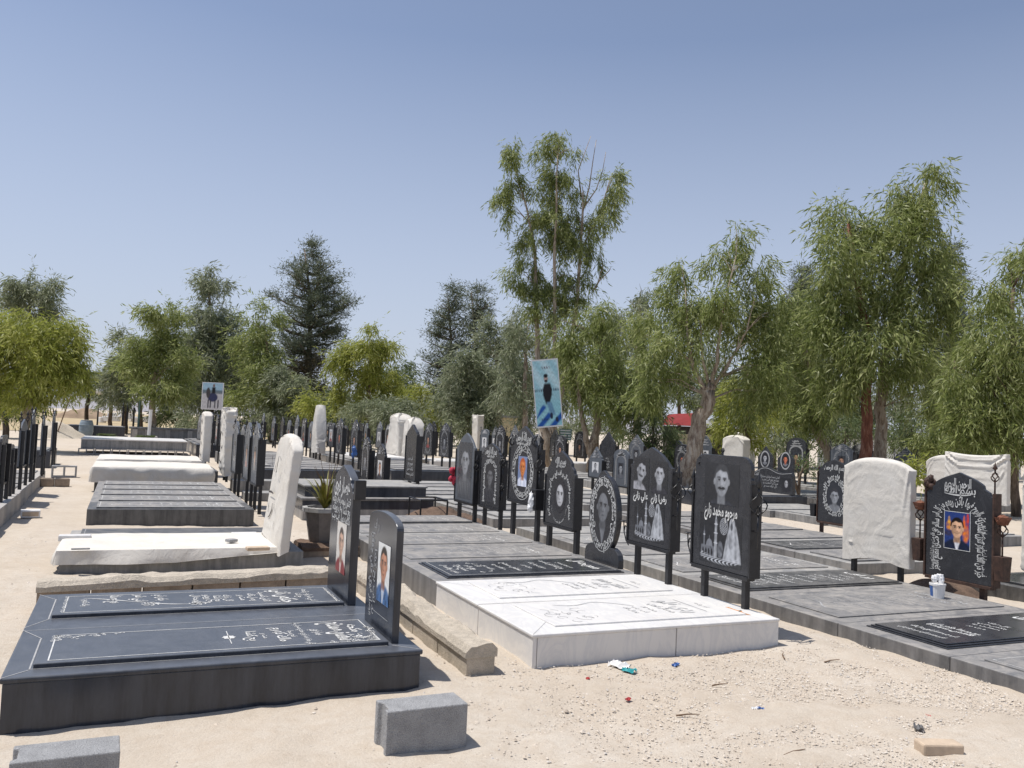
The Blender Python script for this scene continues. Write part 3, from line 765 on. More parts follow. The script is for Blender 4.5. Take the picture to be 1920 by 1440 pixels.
# loose gravel on the sand
def pebbles(name, n, area, smin, smax, dens=None):
    base = [(1, 0, -.1), (.3, .9, 0), (-.8, .55, -.1), (-.75, -.6, 0), (.35, -.9, -.1), (.1, .05, .75)]
    V = np.zeros((n, 6, 3)); 
    for i in range(n):
        while 1:
            x, y = R.uniform(area[0], area[1]), R.uniform(area[2], area[3])
            if dens is None or R.random() < dens(x, y): break
        s = smin+(smax-smin)*R.random()**3; q = R.uniform(0, 6.28); c, sn = math.cos(q)*s, math.sin(q)*s
        e = R.uniform(.5, 1)
        for k, (a, b, cz) in enumerate(base):
            a *= R.uniform(.7, 1.2); b *= e*R.uniform(.7, 1.2)
            V[i, k] = (x+a*c-b*sn, y+a*sn+b*c, gz(x, y)+.002+cz*s*R.uniform(.5, 1))
    F = []
    for i in range(n):
        b = 6*i; F += [(b+k, b+(k+1) % 5, b+5) for k in range(5)]
    o = part(name, MB().raw(V.reshape(-1, 3), F), M['gravel']); return setp(o, kind='stuff')
pebbles('gravel', 26000, (1.6, 7.2, 2.3, 5.4), .003, .011, lambda x, y: .15+.85*max(0, min(1, (x-1.8)*.6))*max(0, min(1, (5.6-y)*.7)) if not (2.45 < x < 4.58 and y > 5.0) and x < 5.4+(y < 3.2)*2 else 0)
pebbles('scattered_gravel', 1500, (-2.5, 2.6, 2.6, 12), .004, .018, lambda x, y: 1 if x < -.6 or y < 4.7 or 1.8 < x < 2.5 else 0)

# ================================================================== LEFT COLUMN
# double black tomb
def line_seams(k, L): 
    for a, b, w in L: k.line(a, b, w)
tX0, tX1, tY0, tY1, tz = -.49, 1.67, 4.84, 6.92, .222
t = thing('double_tomb', 'polished black double tomb with two lettered slabs, nearest at the front left', 'grave', ((tX0+tX1)/2, (tY0+tY1)/2, 0))
hx, hy = (tY1-tY0)/2, (tX1-tX0)/2
part('base', MB().box(-hx+.012, hx-.012, -hy+.012, hy-.012, -.25, tz-.03), M['granite'], t, bevel=.004)
part('cap', MB().box(-hx, hx, -hy, hy, tz-.0295, tz), M['granite'], t, bevel=.01, seg=3)
for (y0, y1, fn) in ((4.98, 5.60, lines_front), (6.12, 6.72, lines_second)):
    xa, xb = -(y1-5.88), -(y0-5.88); b0, b1 = -.36-.59, 1.50-.59
    s = part('slab', MB().box(xa, xb, b0, b1, tz-.01, tz+.026), M['granite'], t, bevel=.007, seg=3)
    c = (xa+xb)/2; a = (xb-xa)/2; zz = tz+.0276
    k = Ink(lambda s_, t_, c=c: (s_+c, t_, zz)); k.frame(-a+.04, a-.04, b0+.06, b1-.04, .007); fn(k, a, b0, b1)
    k.done('inscription', M['engrave'], s)
k = Ink(lambda s_, t_: (s_, t_, tz+.0015))
line_seams(k, [((hx, -hy), (.91, -.96), .006), ((-hx, -hy), (-.85, -.97), .006), ((-.02, -hy), (-.24, -.96), .006), ((.03, -hy), (.27, -.96), .006), ((.05, -hy), (.05, hy), .005), ((hx, hy), (.9, .93), .006), ((.90, -.965), (.27, -.965), .008), ((-.24, -.965), (-.85, -.965), .008), ((.905, -.96), (.905, .9), .006), ((-.235, -.96), (-.235, .9), .006)])
k.done('mortar_seam', M['engrave_soft'], t)
# its two plain headstones
hs = thing('headstone', 'black arched headstone with a colour photo of a man in a blue plaid shirt', 'headstone', (1.55, 5.34, tz+.0))
zb = tz
part('panel', MB().prism(outline('arch', .325, 0, .67, .755), -.022, .022), M['granite'], hs, bevel=.004)
def ph1(img, U, V):
    X = U; chk = (np.sin(X*95)*np.sin(V*95) > 0)
    face(img, U, V, .0, .235, .098, (196, 140, 112), (35, 28, 25), (70, 105, 150), (200, 205, 210))
    body = (np.abs(img-np.array(lin((70, 105, 150)))).sum(-1) < .06)
    img[body & chk] *= .55
picture('photo', .27, .37, 34, 46, ph1, .08, .19, -.0245, 'art', hs, bg=(226, 226, 222))
k = Ink(lambda s_, t_: (s_, -.0238, t_))
k.path(gib()+' '+gib(), lambda u, d: (-.20+d, .60-u*.55), .10, 0, 1, bold=.02)
k.path(gib()+' '+gib(), lambda u, d: (-.12+d, .50-u*.42), .075, 0, 1, bold=.015)
word_block(k, -.12, .66, .12, .09, 1); k.line((-.16, .11), (.22, .11), .004)
k.done('inscription', M['engrave_soft'], hs)
hs = thing('headstone', 'taller black headstone with stepped top and faded colour photo, behind the arched one', 'headstone', (1.55, 6.46, tz))
part('panel', MB().prism(outline('steps', .345, 0, .80, .99), -.03, .03), M['granite'], hs, bevel=.004)
part('shoulder_block', MB().box(.347, .40, -.03, .05, .76, .90), M['iron'], hs, bevel=.004)
picture('photo', .29, .37, 30, 40, lambda i, U, V: face(i, U, V, 0, .22, .095, (205, 165, 140), (60, 45, 40), (130, 40, 50), (215, 200, 190), scarf=None), .065, .19, -.0325, 'art', hs, bg=(222, 216, 206))
k = Ink(lambda s_, t_: (s_, -.0318, t_))
word_block(k, 0, .83, .5, .16, 1, .03)
for z in (.72, .655, .59): word_block(k, 0, z, .58, .085, 2, .022)
k.done('inscription', M['engrave'], hs)
# mud-brick coping behind the tomb
def block_wall(name, label, cat, n, L, w, h, loc, rotz, bmat, topmat, seedv, rough=.012, rise=0.0, gap=.012):
    t = thing(name, label, cat, loc, rotz)
    bl = L/n
    for i in range(n):
        part('block', MB().box(i*bl+gap/2, (i+1)*bl-gap/2, 0, w, -.12, h+rise*i/n), M[bmat], t, bevel=.008)
    # rough mortar bed on top
    nx_, ny_ = int(L/.03), 7
    V = []
    P = np.array([[L*i/nx_, w*j/(ny_-1), 0] for j in range(ny_) for i in range(nx_+1)])
    nn = noise3(P, 9, seedv)+.6*noise3(P, 28, seedv+1)
    for (x, y, z), q in zip(P, nn):
        e = max(0.0, min(1, min(y, w-y)/.03)); V.append((x, -.012+(w+.024)*y/w, h+rise*x/L+.004+.035*e**.5+rough*max(q, -.35)))
    W = nx_+1
    F = [(j*W+i, j*W+i+1, (j+1)*W+i+1, (j+1)*W+i) for j in range(ny_-1) for i in range(nx_)]
    b0 = len(V); 
    ring = list(range(W))+[j*W+W-1 for j in range(1, ny_)]+list(range((ny_-1)*W+W-2, (ny_-1)*W-1, -1))+[j*W for j in range(ny_-2, 0, -1)]
    for i in ring: V.append((V[i][0], V[i][1], h-.035+rise*V[i][0]/L))
    m = len(ring); F += [(ring[i], b0+i, b0+(i+1) % m, ring[(i+1) % m]) for i in range(m)]; F.append(tuple(b0+i for i in range(m))[::-1])
    part('mortar_bed', MB().raw(V, F), M[topmat], t, smooth=30)
    return t
block_wall('brick_coping', 'low mud brick coping with rough mortar top behind the black double tomb', 'coping', 6, 2.22, .24, .185, (-.55, 7.38, 0), 0, 'adobe', 'mortar', 71, rise=.045)
block_wall('block_curb', 'line of low concrete curb blocks with crumbling mortar leading past the white marble', 'curb', 6, 3.3, .19, .15, (2.19, 4.96, 0), PI/2, 'concrete_warm', 'mortar', 83, .018)
# cloth covered double grave
grave('grey double grave half hidden under a white sheet, with the tall covered headstone', -.5, 1.76, 9.07, 10.95, .165, 'slate_pale', 'slate_dark', 'engrave_soft', ins=.10, lines=lambda k, a, b0, b1: [word_block(k, a*.55, y, a*.6, .09, 1, .025) for y in np.linspace(b0+.2, b1-.2, 11)], sh=.03)
draped('white sheet spread over the near half of a grey double grave, weighted with bricks', -.53, 1.52, 9.04, 10.22, .20, .13, 5, amp=.018, slope=-.65)
def brickmesh(name, label, cat, x, y, z, l, w, h, rz, mat, bev=.008):
    o = part(name, MB().box(-l/2, l/2, -w/2, w/2, 0, h), M[mat], None, bevel=bev); o.location = (x, y, z); o.rotation_euler = (0, 0, rz)
    return setp(o, label, cat)
q = ground(483, 1030, .24); brickmesh('brick', 'reddish flat brick holding the white sheet down near its tall covered headstone', 'brick', q.x, q.y, .232, .22, .10, .035, .1, 'brick_tan')
q = ground(434, 1014, .24); brickmesh('stone_chip', 'small grey stone chip on the white sheet', 'stone', q.x, q.y, .23, .10, .09, .03, .5, 'concrete')
q = ground(128, 1037, .2); brickmesh('tile_piece', 'thin dark tile piece at the foot end of the white sheet', 'tile', q.x+.1, q.y, .232, .16, .05, .012, .05, 'slate')
q = ground(130, 1012, .2); brickmesh('marble_strip', 'white marble offcut at the left edge of the sheeted grave', 'stone', q.x+.05, q.y, .19, .3, .11, .06, .0, 'marble')
q = ground(458, 1001, .2); brickmesh('marble_strip', 'thin white marble offcut lying beyond the sheet beside the tall covered headstone', 'stone', q.x, q.y, .196, .28, .09, .022, .05, 'marble')
def brush(k):
    k.stroke([(.25, 1.12), (.28, 1.09), (.27, 1.04), (.22, 1.02)], [.035, .04, .03, .008])
    k.stroke([(-.12, 1.14), (-.04, 1.02), (-.02, .97), (.02, .96)], [.01, .03, .02, .02]); k.stroke([(-.2, 1.14), (-.26, 1.10)], [.012, .02])
    k.stroke([(.02, 1.06), (.06, .99), (.09, .96)], [.006, .02, .012])
    k.stroke([(.40, .72), (.22, .735), (.08, .725)], [.016, .026, .014]); k.stroke([(.36, .80), (.34, .79)], .022)
    k.stroke([(.44, .62), (.38, .55), (.35, .50)], [.02, .022, .006]); k.stroke([(.10, .62), (.14, .54), (.24, .47), (.34, .44)], [.012, .03, .022, .006])
    k.stroke([(-.02, .62), (-.05, .56), (-.02, .52)], [.006, .018, .006]); k.stroke([(-.1, .45), (-.06, .40), (-.1, .36)], [.006, .018, .006])
    k.mb.V = [(-x, y, z) for x, y, z in k.mb.V]; k.mb.F = [f[::-1] for f in k.mb.F]
bag('tall white cloth bag over a headstone, with dark brush lettering and a long seam', 1.53, 9.42, .16, 1.02, .12, .20, 1.38, 3, top=.13, flare=(.22, .02), leany=.09, legs=(-.30, .32), ink=brush, amp=.016, folds=[(.62, 1, .66, 0, .022, .022), (.80, .97, .55, .80, .03, .03), (-.5, .98, -.2, .7, .03, .02), (.05, 1, .0, .6, .03, .014), (-.9, .15, .3, .06, .03, .02)])
# four/five-slab dark tomb
for i in range(5):
    y0 = 12.75+i*.99
    grave(['dark grave slab nearest the path in the row of five worn black slabs', 'second worn black slab of the row of five beyond the sheeted grave', 'middle worn black slab of the row of five beyond the sheeted grave', 'fourth worn black slab, two before the white draped graves', 'last worn black slab, right before the white draped graves'][i],
          -.42, 1.74, y0, y0+.985, .215, 'slate_dark' if i == 0 else 'slate', 'slate', 'engrave', ins=.10, group='row of five worn black slabs')
for i, (y0, y1) in enumerate(((18.05, 19.85), (21.0, 22.9))):
    grave('grey grave almost hidden by a white drape, %s' % ('next to the five black slabs' if i == 0 else 'the farther of the two draped ones'), -.5, 1.72, y0, y1, .42, 'slate_dark', 'slate', lines=None, border=0)
    draped(['smooth white drape over the raised grave right behind the five black slabs', 'white drape over the farther raised grave beside the pair of covered headstones'][i], -.55, 1.62, y0-.02, y1+.02, .45, .30, 31+i, amp=.03, hump=.03)
bag('narrow white covered headstone with red and black brush marks, left one behind the drapes', 1.85, 23.1, .2, .9, .20, .35, 1.62, 21, top=.08, legs=(-.25, .25), ink=lambda k: [k.stroke([(-.2, z), (.1, z-.06), (.2, z+.03)], [.02, .05, .02]) for z in (1.4, 1.1, .85, .55)])
bag('crumpled white covered headstone with two pointed corners below the rider poster', 1.95, 18.9, .2, .78, .20, .33, 1.62, 22, top=-.02, legs=(-.25, .25), horn=.10, amp=.05, flare=(-.05, -.06), ink=lambda k: [k.stroke([(-.2, z), (.1, z-.05), (.15, z+.02)], [.02, .04, .02]) for z in (1.2, .9, .6, .45)])

# ---- left row of headstones seen from behind
for i in range(9):
    y0 = 8.2+i*1.35
    grave(('grey kerbed grave on the left edge, %s' % ['nearest the camera', 'second from the camera', 'third from the camera', 'beside the dropped white box', 'fifth along the kerb', 'sixth along the kerb', 'beside the hollow block', 'second last of the kerb', 'last before the dark upright slab'][i]), -3.5, -1.32-.022*i, y0, y0+1.345, .27-.006*i, 'grey_stone', 'slate', lines=None, border=0, ins=.25, group='kerbed graves along the left edge')
lefts = [(13.52, .66, .5, 1.06, 1.14, 'flat'), (14.4, .5, .72, .96, .98, 'flat'), (15.85, .95, .6, 1.20, 1.34, 'ogee'), (17.3, .6, .55, 1.28, 1.50, 'point'), (19.4, .5, .6, 1.22, 1.38, 'ogee'), (22.0, .6, .6, 1.25, 1.46, 'ogee')]
lt = ['flat-topped black panel at the left picture edge, seen from behind', 'low iron frame headstone between taller panels of the left kerb row', 'wide grey headstone back with ogee top in the left kerb row', 'pale pointed headstone back, tallest of the left kerb row', 'headstone on long posts beside the broken adobe bricks', 'farthest headstone of the left kerb row, by the dark slab bed']
for (y, w, zp, zs, zt, kd), lb in zip(lefts, lt):
    h = headstone(lb, -1.52, y, .24, w, zp, zs, zt, kd, pm='granite_pale' if kd != 'flat' else 'granite_panel', legw=.024, thick=.03, inset=.06, side=False, group='headstones of the left kerb row')
    if kd != 'flat':
        finial(h, -w/2, zs-.27, .3); finial(h, w/2, zs-.27, .3)
def hollow_block(label, loc, rz, n=3, l=.45, w=.16, h=.2, mat='concrete', lying=True, group=None):
    """concrete block with through holes"""
    t = thing('hollow_block', label, 'block', loc, rz, group)
    mb = MB(); e = .032; cw = (l-e*(n+1))/n
    mb.box(-l/2, l/2, -w/2, w/2, 0, e); mb.box(-l/2, l/2, -w/2, w/2, h-e, h)
    for i in range(n+1): x = -l/2+i*(cw+e); mb.box(x, x+e, -w/2, w/2, e, h-e)
    o = part('body', mb, M[mat], t, bevel=.006); return t
hollow_block('hollow concrete block on edge at the end of the left kerb row', (-1.22, 21.6, .0), 0, 2, .5, .2, .26)
for i, (x, l_) in enumerate(((-1.36, .24), (-1.1, .26))): brickmesh('brick', ['broken adobe brick touching the left kerb', 'broken adobe brick, outer one by the left kerb'][i], 'brick', x, 19.1, 0, l_, .18, .16, .1*i, 'adobe', .02)
q = ground(45, 980, 0)
t = thing('cardboard_box', 'small pale box dropped beside the left kerb', 'box', (-1.16, 13.75, 0), .1)
part('body', MB().box(-.12, .12, -.09, .09, 0, .10), M['white_plastic'], t, bevel=.004); part('label', MB().box(-.10, .10, -.0925, -.0903, .02, .08), M['brick_tan'], t)
# ---- foreground blocks
def cblock(label, x0, x1, y0, y1, h, z, rz=0):
    t = thing('concrete_block', label, 'block', ((x0+x1)/2, (y0+y1)/2, z), rz)
    a, b = (x1-x0)/2, (y1-y0)/2
    out = [(-a, -b), (a, -b), (a, b), (-a, b), (-a, b-.035), (-a+.022, b-.05), (-a+.022, -b+.05), (-a, -b+.035)]
    mb = MB(); n = len(out)
    mb.add([(x, y, 0) for x, y in out]+[(x, y, h) for x, y in out], [tuple(range(n))[::-1], tuple(range(n, 2*n))]+[(i, (i+1) % n, (i+1) % n+n, i+n) for i in range(n)])
    o = part('body', mb, M['concrete'], t, bevel=.006)
    return t
cblock('grey concrete block standing alone on the sand in front of the black double tomb', 1.19, 1.60, 3.93, 4.12, .215, -.02, .03)
cblock('grey concrete block cut off by the bottom left edge of the picture', -.345, .055, 3.93, 4.13, .21, -.07, .02)
# ---- flower pot behind the tomb
t = thing('flower_pot', 'octagonal concrete flower pot with a yellowing palm-like plant', 'flower pot', (2.15, 9.95, .13), .3)
part('pot', MB().lathe([(.17, 0), (.235, .36), (.23, .36)], n=8), M['pot_brown'], t); part('rim', MB().lathe([(.24, .355), (.27, .36), (.27, .405), (.215, .41), (.205, .34)], n=8), M['pot_grey'], t)
mb = MB()
for i in range(44):
    q = R.uniform(0, 6.28); L = R.uniform(.35, .66); u = R.uniform(.25, .85); w = .02
    p0 = Vector((0, 0, .38)); d = Vector((math.cos(q), math.sin(q), 0)); sd = Vector((-d.y, d.x, 0))*w
    pr = None
    for s_ in range(5):
        x = s_/4; c = p0+d*L*u*x+Vector((0, 0, L*(x*1.0-.45*u*x*x*1.6))); ww = sd*(1-x*.9)
        if pr: mb.add([pr[0], pr[1], c+ww, c-ww], [(0, 1, 2, 3)])
        pr = (c-ww, c+ww)
part('leaves', mb, M['palm_leaf'], t)
mb = MB()
for i in range(7):
    q = R.uniform(0, 6.28); mb.tube([(0, 0, .4), (.06*math.cos(q), .06*math.sin(q), .7), (.16*math.cos(q+.4), .16*math.sin(q+.4), R.uniform(.8, 1.15))], [.005, .004, .002], 4)
part('dry_stems', mb, M['wood'], t)
block_wall('block_base', 'stacked adobe blocks under the octagonal flower pot', 'blocks', 2, .8, .5, .11, (1.85, 9.65, 0), 0, 'adobe', 'soil_brown', 19)
# ================================================================== MIDDLE COLUMN
def marble_tomb():
    X0, X1, Y0, Y1, zt = 2.49, 4.53, 5.05, 6.95, .212
    t = thing('marble_tomb', 'white marble double tomb with faint grey lettering, rust stained at one corner', 'grave', ((X0+X1)/2, (Y0+Y1)/2, 0))
    hx, hy = (Y1-Y0)/2, (X1-X0)/2
    for x0, x1, y0, y1 in ((-hx, -.004, -hy, -hy+.03), (.004, hx, -hy, -hy+.03), (hx-.03, hx, -hy+.034, .10), (hx-.03, hx, .107, hy), (-hx, hx-.034, -hy+.034, hy)):
        part('side_slab', MB().box(x0, x1, y0, y1, -.15, zt-.022), M['marble'], t, bevel=.004)
    for x0, x1 in ((-hx-.008, -.003), (.003, hx+.008)): part('cap', MB().box(x0, x1, -hy-.008, hy+.004, zt-.0215, zt), M['marble'], t, bevel=.006)
    for c in (-hx/2-.02, hx/2-.02):
        a = .34; b0, b1 = -hy+.24, hy-.18
        s = part('slab', MB().box(c-a, c+a, b0, b1, zt-.004, zt+.012), M['marble'], t, bevel=.005)
        k = Ink(lambda s_, t_, c=c: (s_+c, t_, zt+.0136)); lines_marble(k, a, b0, b1); k.done('inscription', M['engrave_dark'], s)
    k = Ink(lambda s_, t_: (s_, t_, zt+.0022))
    k.poly([(hx-.30+.05*math.sin(i*1.7)+.12*math.cos(i*.42), .84+.07*math.sin(i*.42)+.015*math.sin(i*2.3)) for i in range(15)]); k.done('rust_stain', M['rust_stain'], t)
    k = Ink(lambda s_, t_: (s_, t_, zt+.0018)); k.line((-.003, -hy), (.0, hy), .008); k.line((hx-.30, -hy+.24), (hx, -hy), .004); k.line((-hx+.28, -hy+.24), (-hx, -hy), .004); k.done('joint', M['engrave_soft'], t)
    return t
marble_tomb()
mid = [(6.96, 8.02, 'slate', 'granite_panel', 'engrave', .02, lines_dense, 'grey grave with a dark polished raised slab, directly behind the white marble tomb'),
       (8.025, 9.0, 'slate', 'slate', 'engrave_faint', .01, 'std', 'dusty grey grave with a curved stroke carving, second behind the white marble'),
       (9.005, 9.98, 'slate', 'slate', 'engrave_faint', .01, 'std', 'dusty grey grave third behind the white marble, level with the orange photo headstone'),
       (9.985, 10.92, 'slate_pale', 'slate', 'engrave_faint', .01, 'std', 'pale dusty grave fourth behind the white marble'),
       (10.925, 11.9, 'slate', 'slate', 'engrave_faint', .03, 'std', 'dusty grave last before the brown heap, in front of the black stepped tomb')]
for y0, y1, bm, sm, en, sh, ln, lb in mid: grave(lb, 2.5, 4.56, y0, y1, .205, bm, sm, en, sh=sh, lines=ln, mould=1 if sh == .02 else 0, border=.005)
# black stepped tomb
t = thing('stepped_tomb', 'black two-step tomb on a grey plinth, carrying a tall portrait headstone', 'grave', (3.61, 14.35, 0))
part('plinth', MB().box(-.95, .95, -1.06, 1.06, -.1, .145), M['grey_stone'], t, bevel=.006)
part('lower_step', MB().box(-.955, .955, -1.07, 1.07, .1455, .285), M['granite'], t, bevel=.004); part('lower_cap', MB().box(-.98, .98, -1.09, 1.09, .2855, .325), M['slate'], t, bevel=.008)
part('upper_step', MB().box(-.70, .74, -1.0, 1.0, .3255, .475), M['granite'], t, bevel=.004); part('upper_cap', MB().box(-.72, .76, -1.02, 1.02, .4755, .505), M['slate_pale'], t, bevel=.008)

# ---- headstones of the middle row
def portrait_fn(**kw):
    def f(img, U, V):
        H = V.max()
        face(img, U, V, 0, H*kw.get('cy', .6), H*kw.get('h', .24), **{k_: v for k_, v in kw.items() if k_ not in ('cy', 'h')})
    return f
GB = (45, 46, 49)
zt_ = .212
h = headstone('black panel headstone engraved with one moustached man above a shrine scene', 4.46, 5.66, zt_, .72, .475, 1.22, 1.40, 'flat', inset=.10)
for s_ in (-1,): pass
fy = h['fy']
picture('portrait', .44, .33, 46, 36, portrait_fn(skin=(158, 161, 166), hair=(62, 63, 66), cloth=(52, 54, 60), must=1.0, beard=.35, cy=.56, h=.36), .0, 1.0-zt_, fy, 'art_stone', h, bg=GB)
picture('engraved_scene', .54, .40, 84, 64, shrine, .0, .515-zt_, fy, 'art_stone', h, bg=GB)
k = ink_on(h, zt_); k.text('مرحوم محمد زارع', 0, .945, .125, maxw=.42, bold=.028)
k.mb and k.done('inscription', M['engrave'], h)
finial(h, .43, .48, .62); finial(h, -.40, .62, .45); scroll_holder(h, -.36, .30, -1); finial(h, -.30, .98, .22); finial(h, -.02, 1.17, .1, spear=False)
for q in (-1, 1): part('bracket', MB().tube([(q*.37, 0, .62), (q*.425, 0, .62)], .006, 4), M['iron'], h)
h = headstone('black ogee-topped headstone engraved with two young men above a shrine scene', 4.46, 6.70, zt_, .69, .525, 1.25, 1.425, 'ogee', inset=.09)
fy = h['fy']
picture('portrait', .26, .30, 32, 36, portrait_fn(skin=(158, 160, 165), hair=(42, 42, 46), cloth=(150, 150, 155), must=.9, cy=.58, h=.31, tilt=-.25), -.15, 1.02-zt_, fy, 'art_stone', h, bg=GB)
picture('portrait', .26, .29, 32, 36, portrait_fn(skin=(168, 170, 175), hair=(42, 42, 46), cloth=(50, 50, 56), cy=.58, h=.31), .15, 1.01-zt_, fy, 'art_stone', h, bg=GB)
picture('engraved_scene', .50, .36, 76, 58, shrine, .0, .565-zt_, fy, 'art_stone', h, bg=GB)
k = ink_on(h, zt_)
for x in (-.15, .15): k.text('رضا زارع' if x > 0 else 'علي زارع', x, .965, .085, maxw=.25, bold=.035)
k.done('inscription', M['engrave'], h)
finial(h, .42, .50, .60); scroll_holder(h, -.36, .28, -1); part('bracket', MB().tube([(.35, 0, .62), (.415, 0, .62)], .006, 4), M['iron'], h)
# oval stone on a shouldered base
h = thing('headstone', 'black oval headstone on a rounded base, ringed with white lettering round an old man', 'headstone', (4.52, 7.62, .205))
part('foot', MB().prism([(-.34, 0), (.34, 0), (.34, .08), (.325, .13), (.28, .165), (.22, .185), (-.22, .185), (-.28, .165), (-.325, .13), (-.34, .08)], -.03, .03), M['granite_panel'], h, bevel=.004)
part('panel', MB().prism([(.285*math.cos(q), .50+.40*math.sin(q)+(.0)) for q in np.linspace(-PI/2, 1.5*PI, 41)[:-1]], -.028, .028), M['granite_panel'], h, bevel=.004)
part('crest', MB().prism([(-.20, .74), (.06, .78), (.10, .84), (.03, .90), (-.05, .945), (-.12, .92), (-.19, .84)], -.005, .028), M['granite_panel'], h, bevel=.003)
picture('portrait', .40, .60, 36, 52, portrait_fn(skin=(120, 122, 126), hair=(40, 40, 44), cloth=(44, 44, 48), shirt=(125, 127, 132), bald=1, cy=.62, h=.24), 0, .20, -.0296, 'art_stone', h, bg=GB, clip=lambda x, z: (x/.19)**2+((z-.30)/.30)**2 < 1)
k = Ink(lambda s_, z_: (s_, -.0302, z_)); ring_text(k, 0, .50, .225, .335, .072, 2); ring_lines(k, 0, .50, .262, .378, .006); k.done('inscription', M['engrave'], h)
h = headstone('black headstone with a small pale oval photo of a woman between tall posts', 4.51, 8.59, zt_, .70, .475, 1.06, 1.31, 'steps', inset=.02, legw=.035)
fy = h['fy']
picture('portrait', .30, .40, 30, 40, portrait_fn(skin=(190, 190, 192), scarf=(48, 48, 52), cy=.5, h=.34), .01, .61-zt_, fy, 'art_stone', h, bg=(36, 37, 42), clip=lambda x, z: (x/.14)**2+((z-.20)/.19)**2 < 1)
k = ink_on(h, zt_); k.text('بسم الله', 0, 1.195, .10, maxw=.26, bold=.03); k.text(gib(), 0, 1.145, .05, maxw=.26, bold=.03)
def archp(a, z0, z1, up):   # left foot, over the arch, right foot
    L = z1-z0; A = math.hypot(1, 1); tot = 2*L+PI*(a+up)/2
    def f(u, d):
        s_ = u*tot
        if s_ < L: return (-a-d, z0+s_)
        if s_ > tot-L: return (a+d, z0+(tot-s_))
        q = PI*(1-(s_-L)/(tot-2*L)); return ((a+d)*math.cos(q), z1+(up+d)*math.sin(q))
    return f
k.path(' '.join(gib() for _ in range(6)), archp(.25, .56, .86, .20), .075, 0, 1, bold=.03)
k.path(' '.join(gib() for _ in range(3)), lambda u, d: (.175*math.cos(PI+PI*u)*(1+d*2), .68+(.17-d)*math.sin(PI+PI*u)), .05, 0, 1, bold=.02)
k.done('inscription', M['engrave'], h)
h = headstone('tall black headstone with a white oval ring round an orange tinted colour photo', 4.51, 9.60, zt_, .80, .645, 1.33, 1.575, 'ogee', inset=.05, legw=.035)
fy = h['fy']
picture('photo', .26, .37, 30, 40, portrait_fn(skin=(214, 130, 70), hair=(190, 95, 40), cloth=(205, 210, 225), shirt=(230, 232, 238), cy=.62, h=.27), 0, .83-zt_, fy-.001, 'art', h, bg=(120, 135, 170))
k = ink_on(h, zt_); k.text('بسم الله الرحمن', 0, 1.43, .12, maxw=.44, bold=.03); k.text(gib(), 0, 1.365, .075, maxw=.5, bold=.03); k.text(gib(), 0, 1.50, .05, maxw=.2, bold=.03)
ring_text(k, 0, 1.01, .27, .29, .07, 2); ring_lines(k, 0, 1.01, .315, .345, .007); ring_lines(k, 0, 1.01, .232, .262, .005); k.done('inscription', M['engrave'], h)
finial(h, .44, .55, .62); part('vase_box', MB().taper(.41, .55, -.09, .05, .38, .62, 1.15), M['iron'], h, bevel=.004)
mb = MB(); 
mb.ell((.46, -.105, .48), (.055, .03, .11), 11, 9, .16); mb.ell((.45, -.11, .40), (.05, .03, .05), 9, 7, .2)
part('foam_pad', mb, M['glass_white'], h)
for q in (-1, 1):
    mb = MB()
    for i in range(6): mb.tube([(q*(.36+.07*math.sin(PI*u)*math.cos(i)), .07*math.sin(PI*u)*math.sin(i*1.05), 1.10+.16*u) for u in np.linspace(0, 1, 6)], .008, 4)
    part('lantern', mb, M['iron'], h)
h = headstone('dark headstone with an arched white ornamental border round a faint portrait', 4.50, 10.60, zt_, .68, .48, 1.15, 1.33, 'steps', inset=.07)
fy = h['fy']
picture('portrait', .34, .56, 28, 44, portrait_fn(skin=(105, 105, 108), hair=(48, 48, 52), cloth=(60, 60, 64), cy=.60, h=.20), 0, .54-zt_, fy, 'art_stone', h, bg=(44, 44, 48), clip=lambda x, z: z < .40 or (x/.17)**2+((z-.40)/.15)**2 < 1)
k = ink_on(h, zt_); k.path(' '.join(gib() for _ in range(5)), archp(.195, .53, .95, .14), .07, 0, 1, bold=.035); k.path(' '.join(gib() for _ in range(5)), archp(.215, .53, .95, .16), .05, 0, 1, bold=.03)
k.text('بسم الله الرحمن', 0, 1.22, .13, maxw=.40, bold=.03); k.text(gib(), 0, 1.16, .07, maxw=.42, bold=.03); k.done('inscription', M['engrave'], h)
finial(h, .38, .62, .45); finial(h, .38, .38, .3, spear=False)
h = headstone('pale grey headstone with a large faint portrait, pink flowers on its side', 4.46, 11.44, .20, .72, .47, 1.24, 1.445, 'ogee', pm='granite_pale', inset=.06, legw=.03)
fy = h['fy']
picture('portrait', .52, .80, 34, 50, portrait_fn(skin=(150, 152, 156), hair=(70, 72, 76), cloth=(82, 84, 88), cy=.66, h=.23), 0, .51-.20, fy, 'art_stone', h, bg=(66, 68, 73))
k = ink_on(h, .20)
for i in range(6): k.line((-.22+.08*i, .56), (-.18+.06*i, .74), .005)
k.done('inscription', M['engrave_soft'], h)
mb = MB()
for i in range(14): mb.ell((-.42+R.uniform(-.05, .04), -.02+R.uniform(-.05, .05), .62+R.uniform(-.12, .1)), (.045, .04, .05), 6, 4, .25)
part('flowers', mb, M['pink_flower'], h, smooth=True)
finial(h, .40, .55, .4)
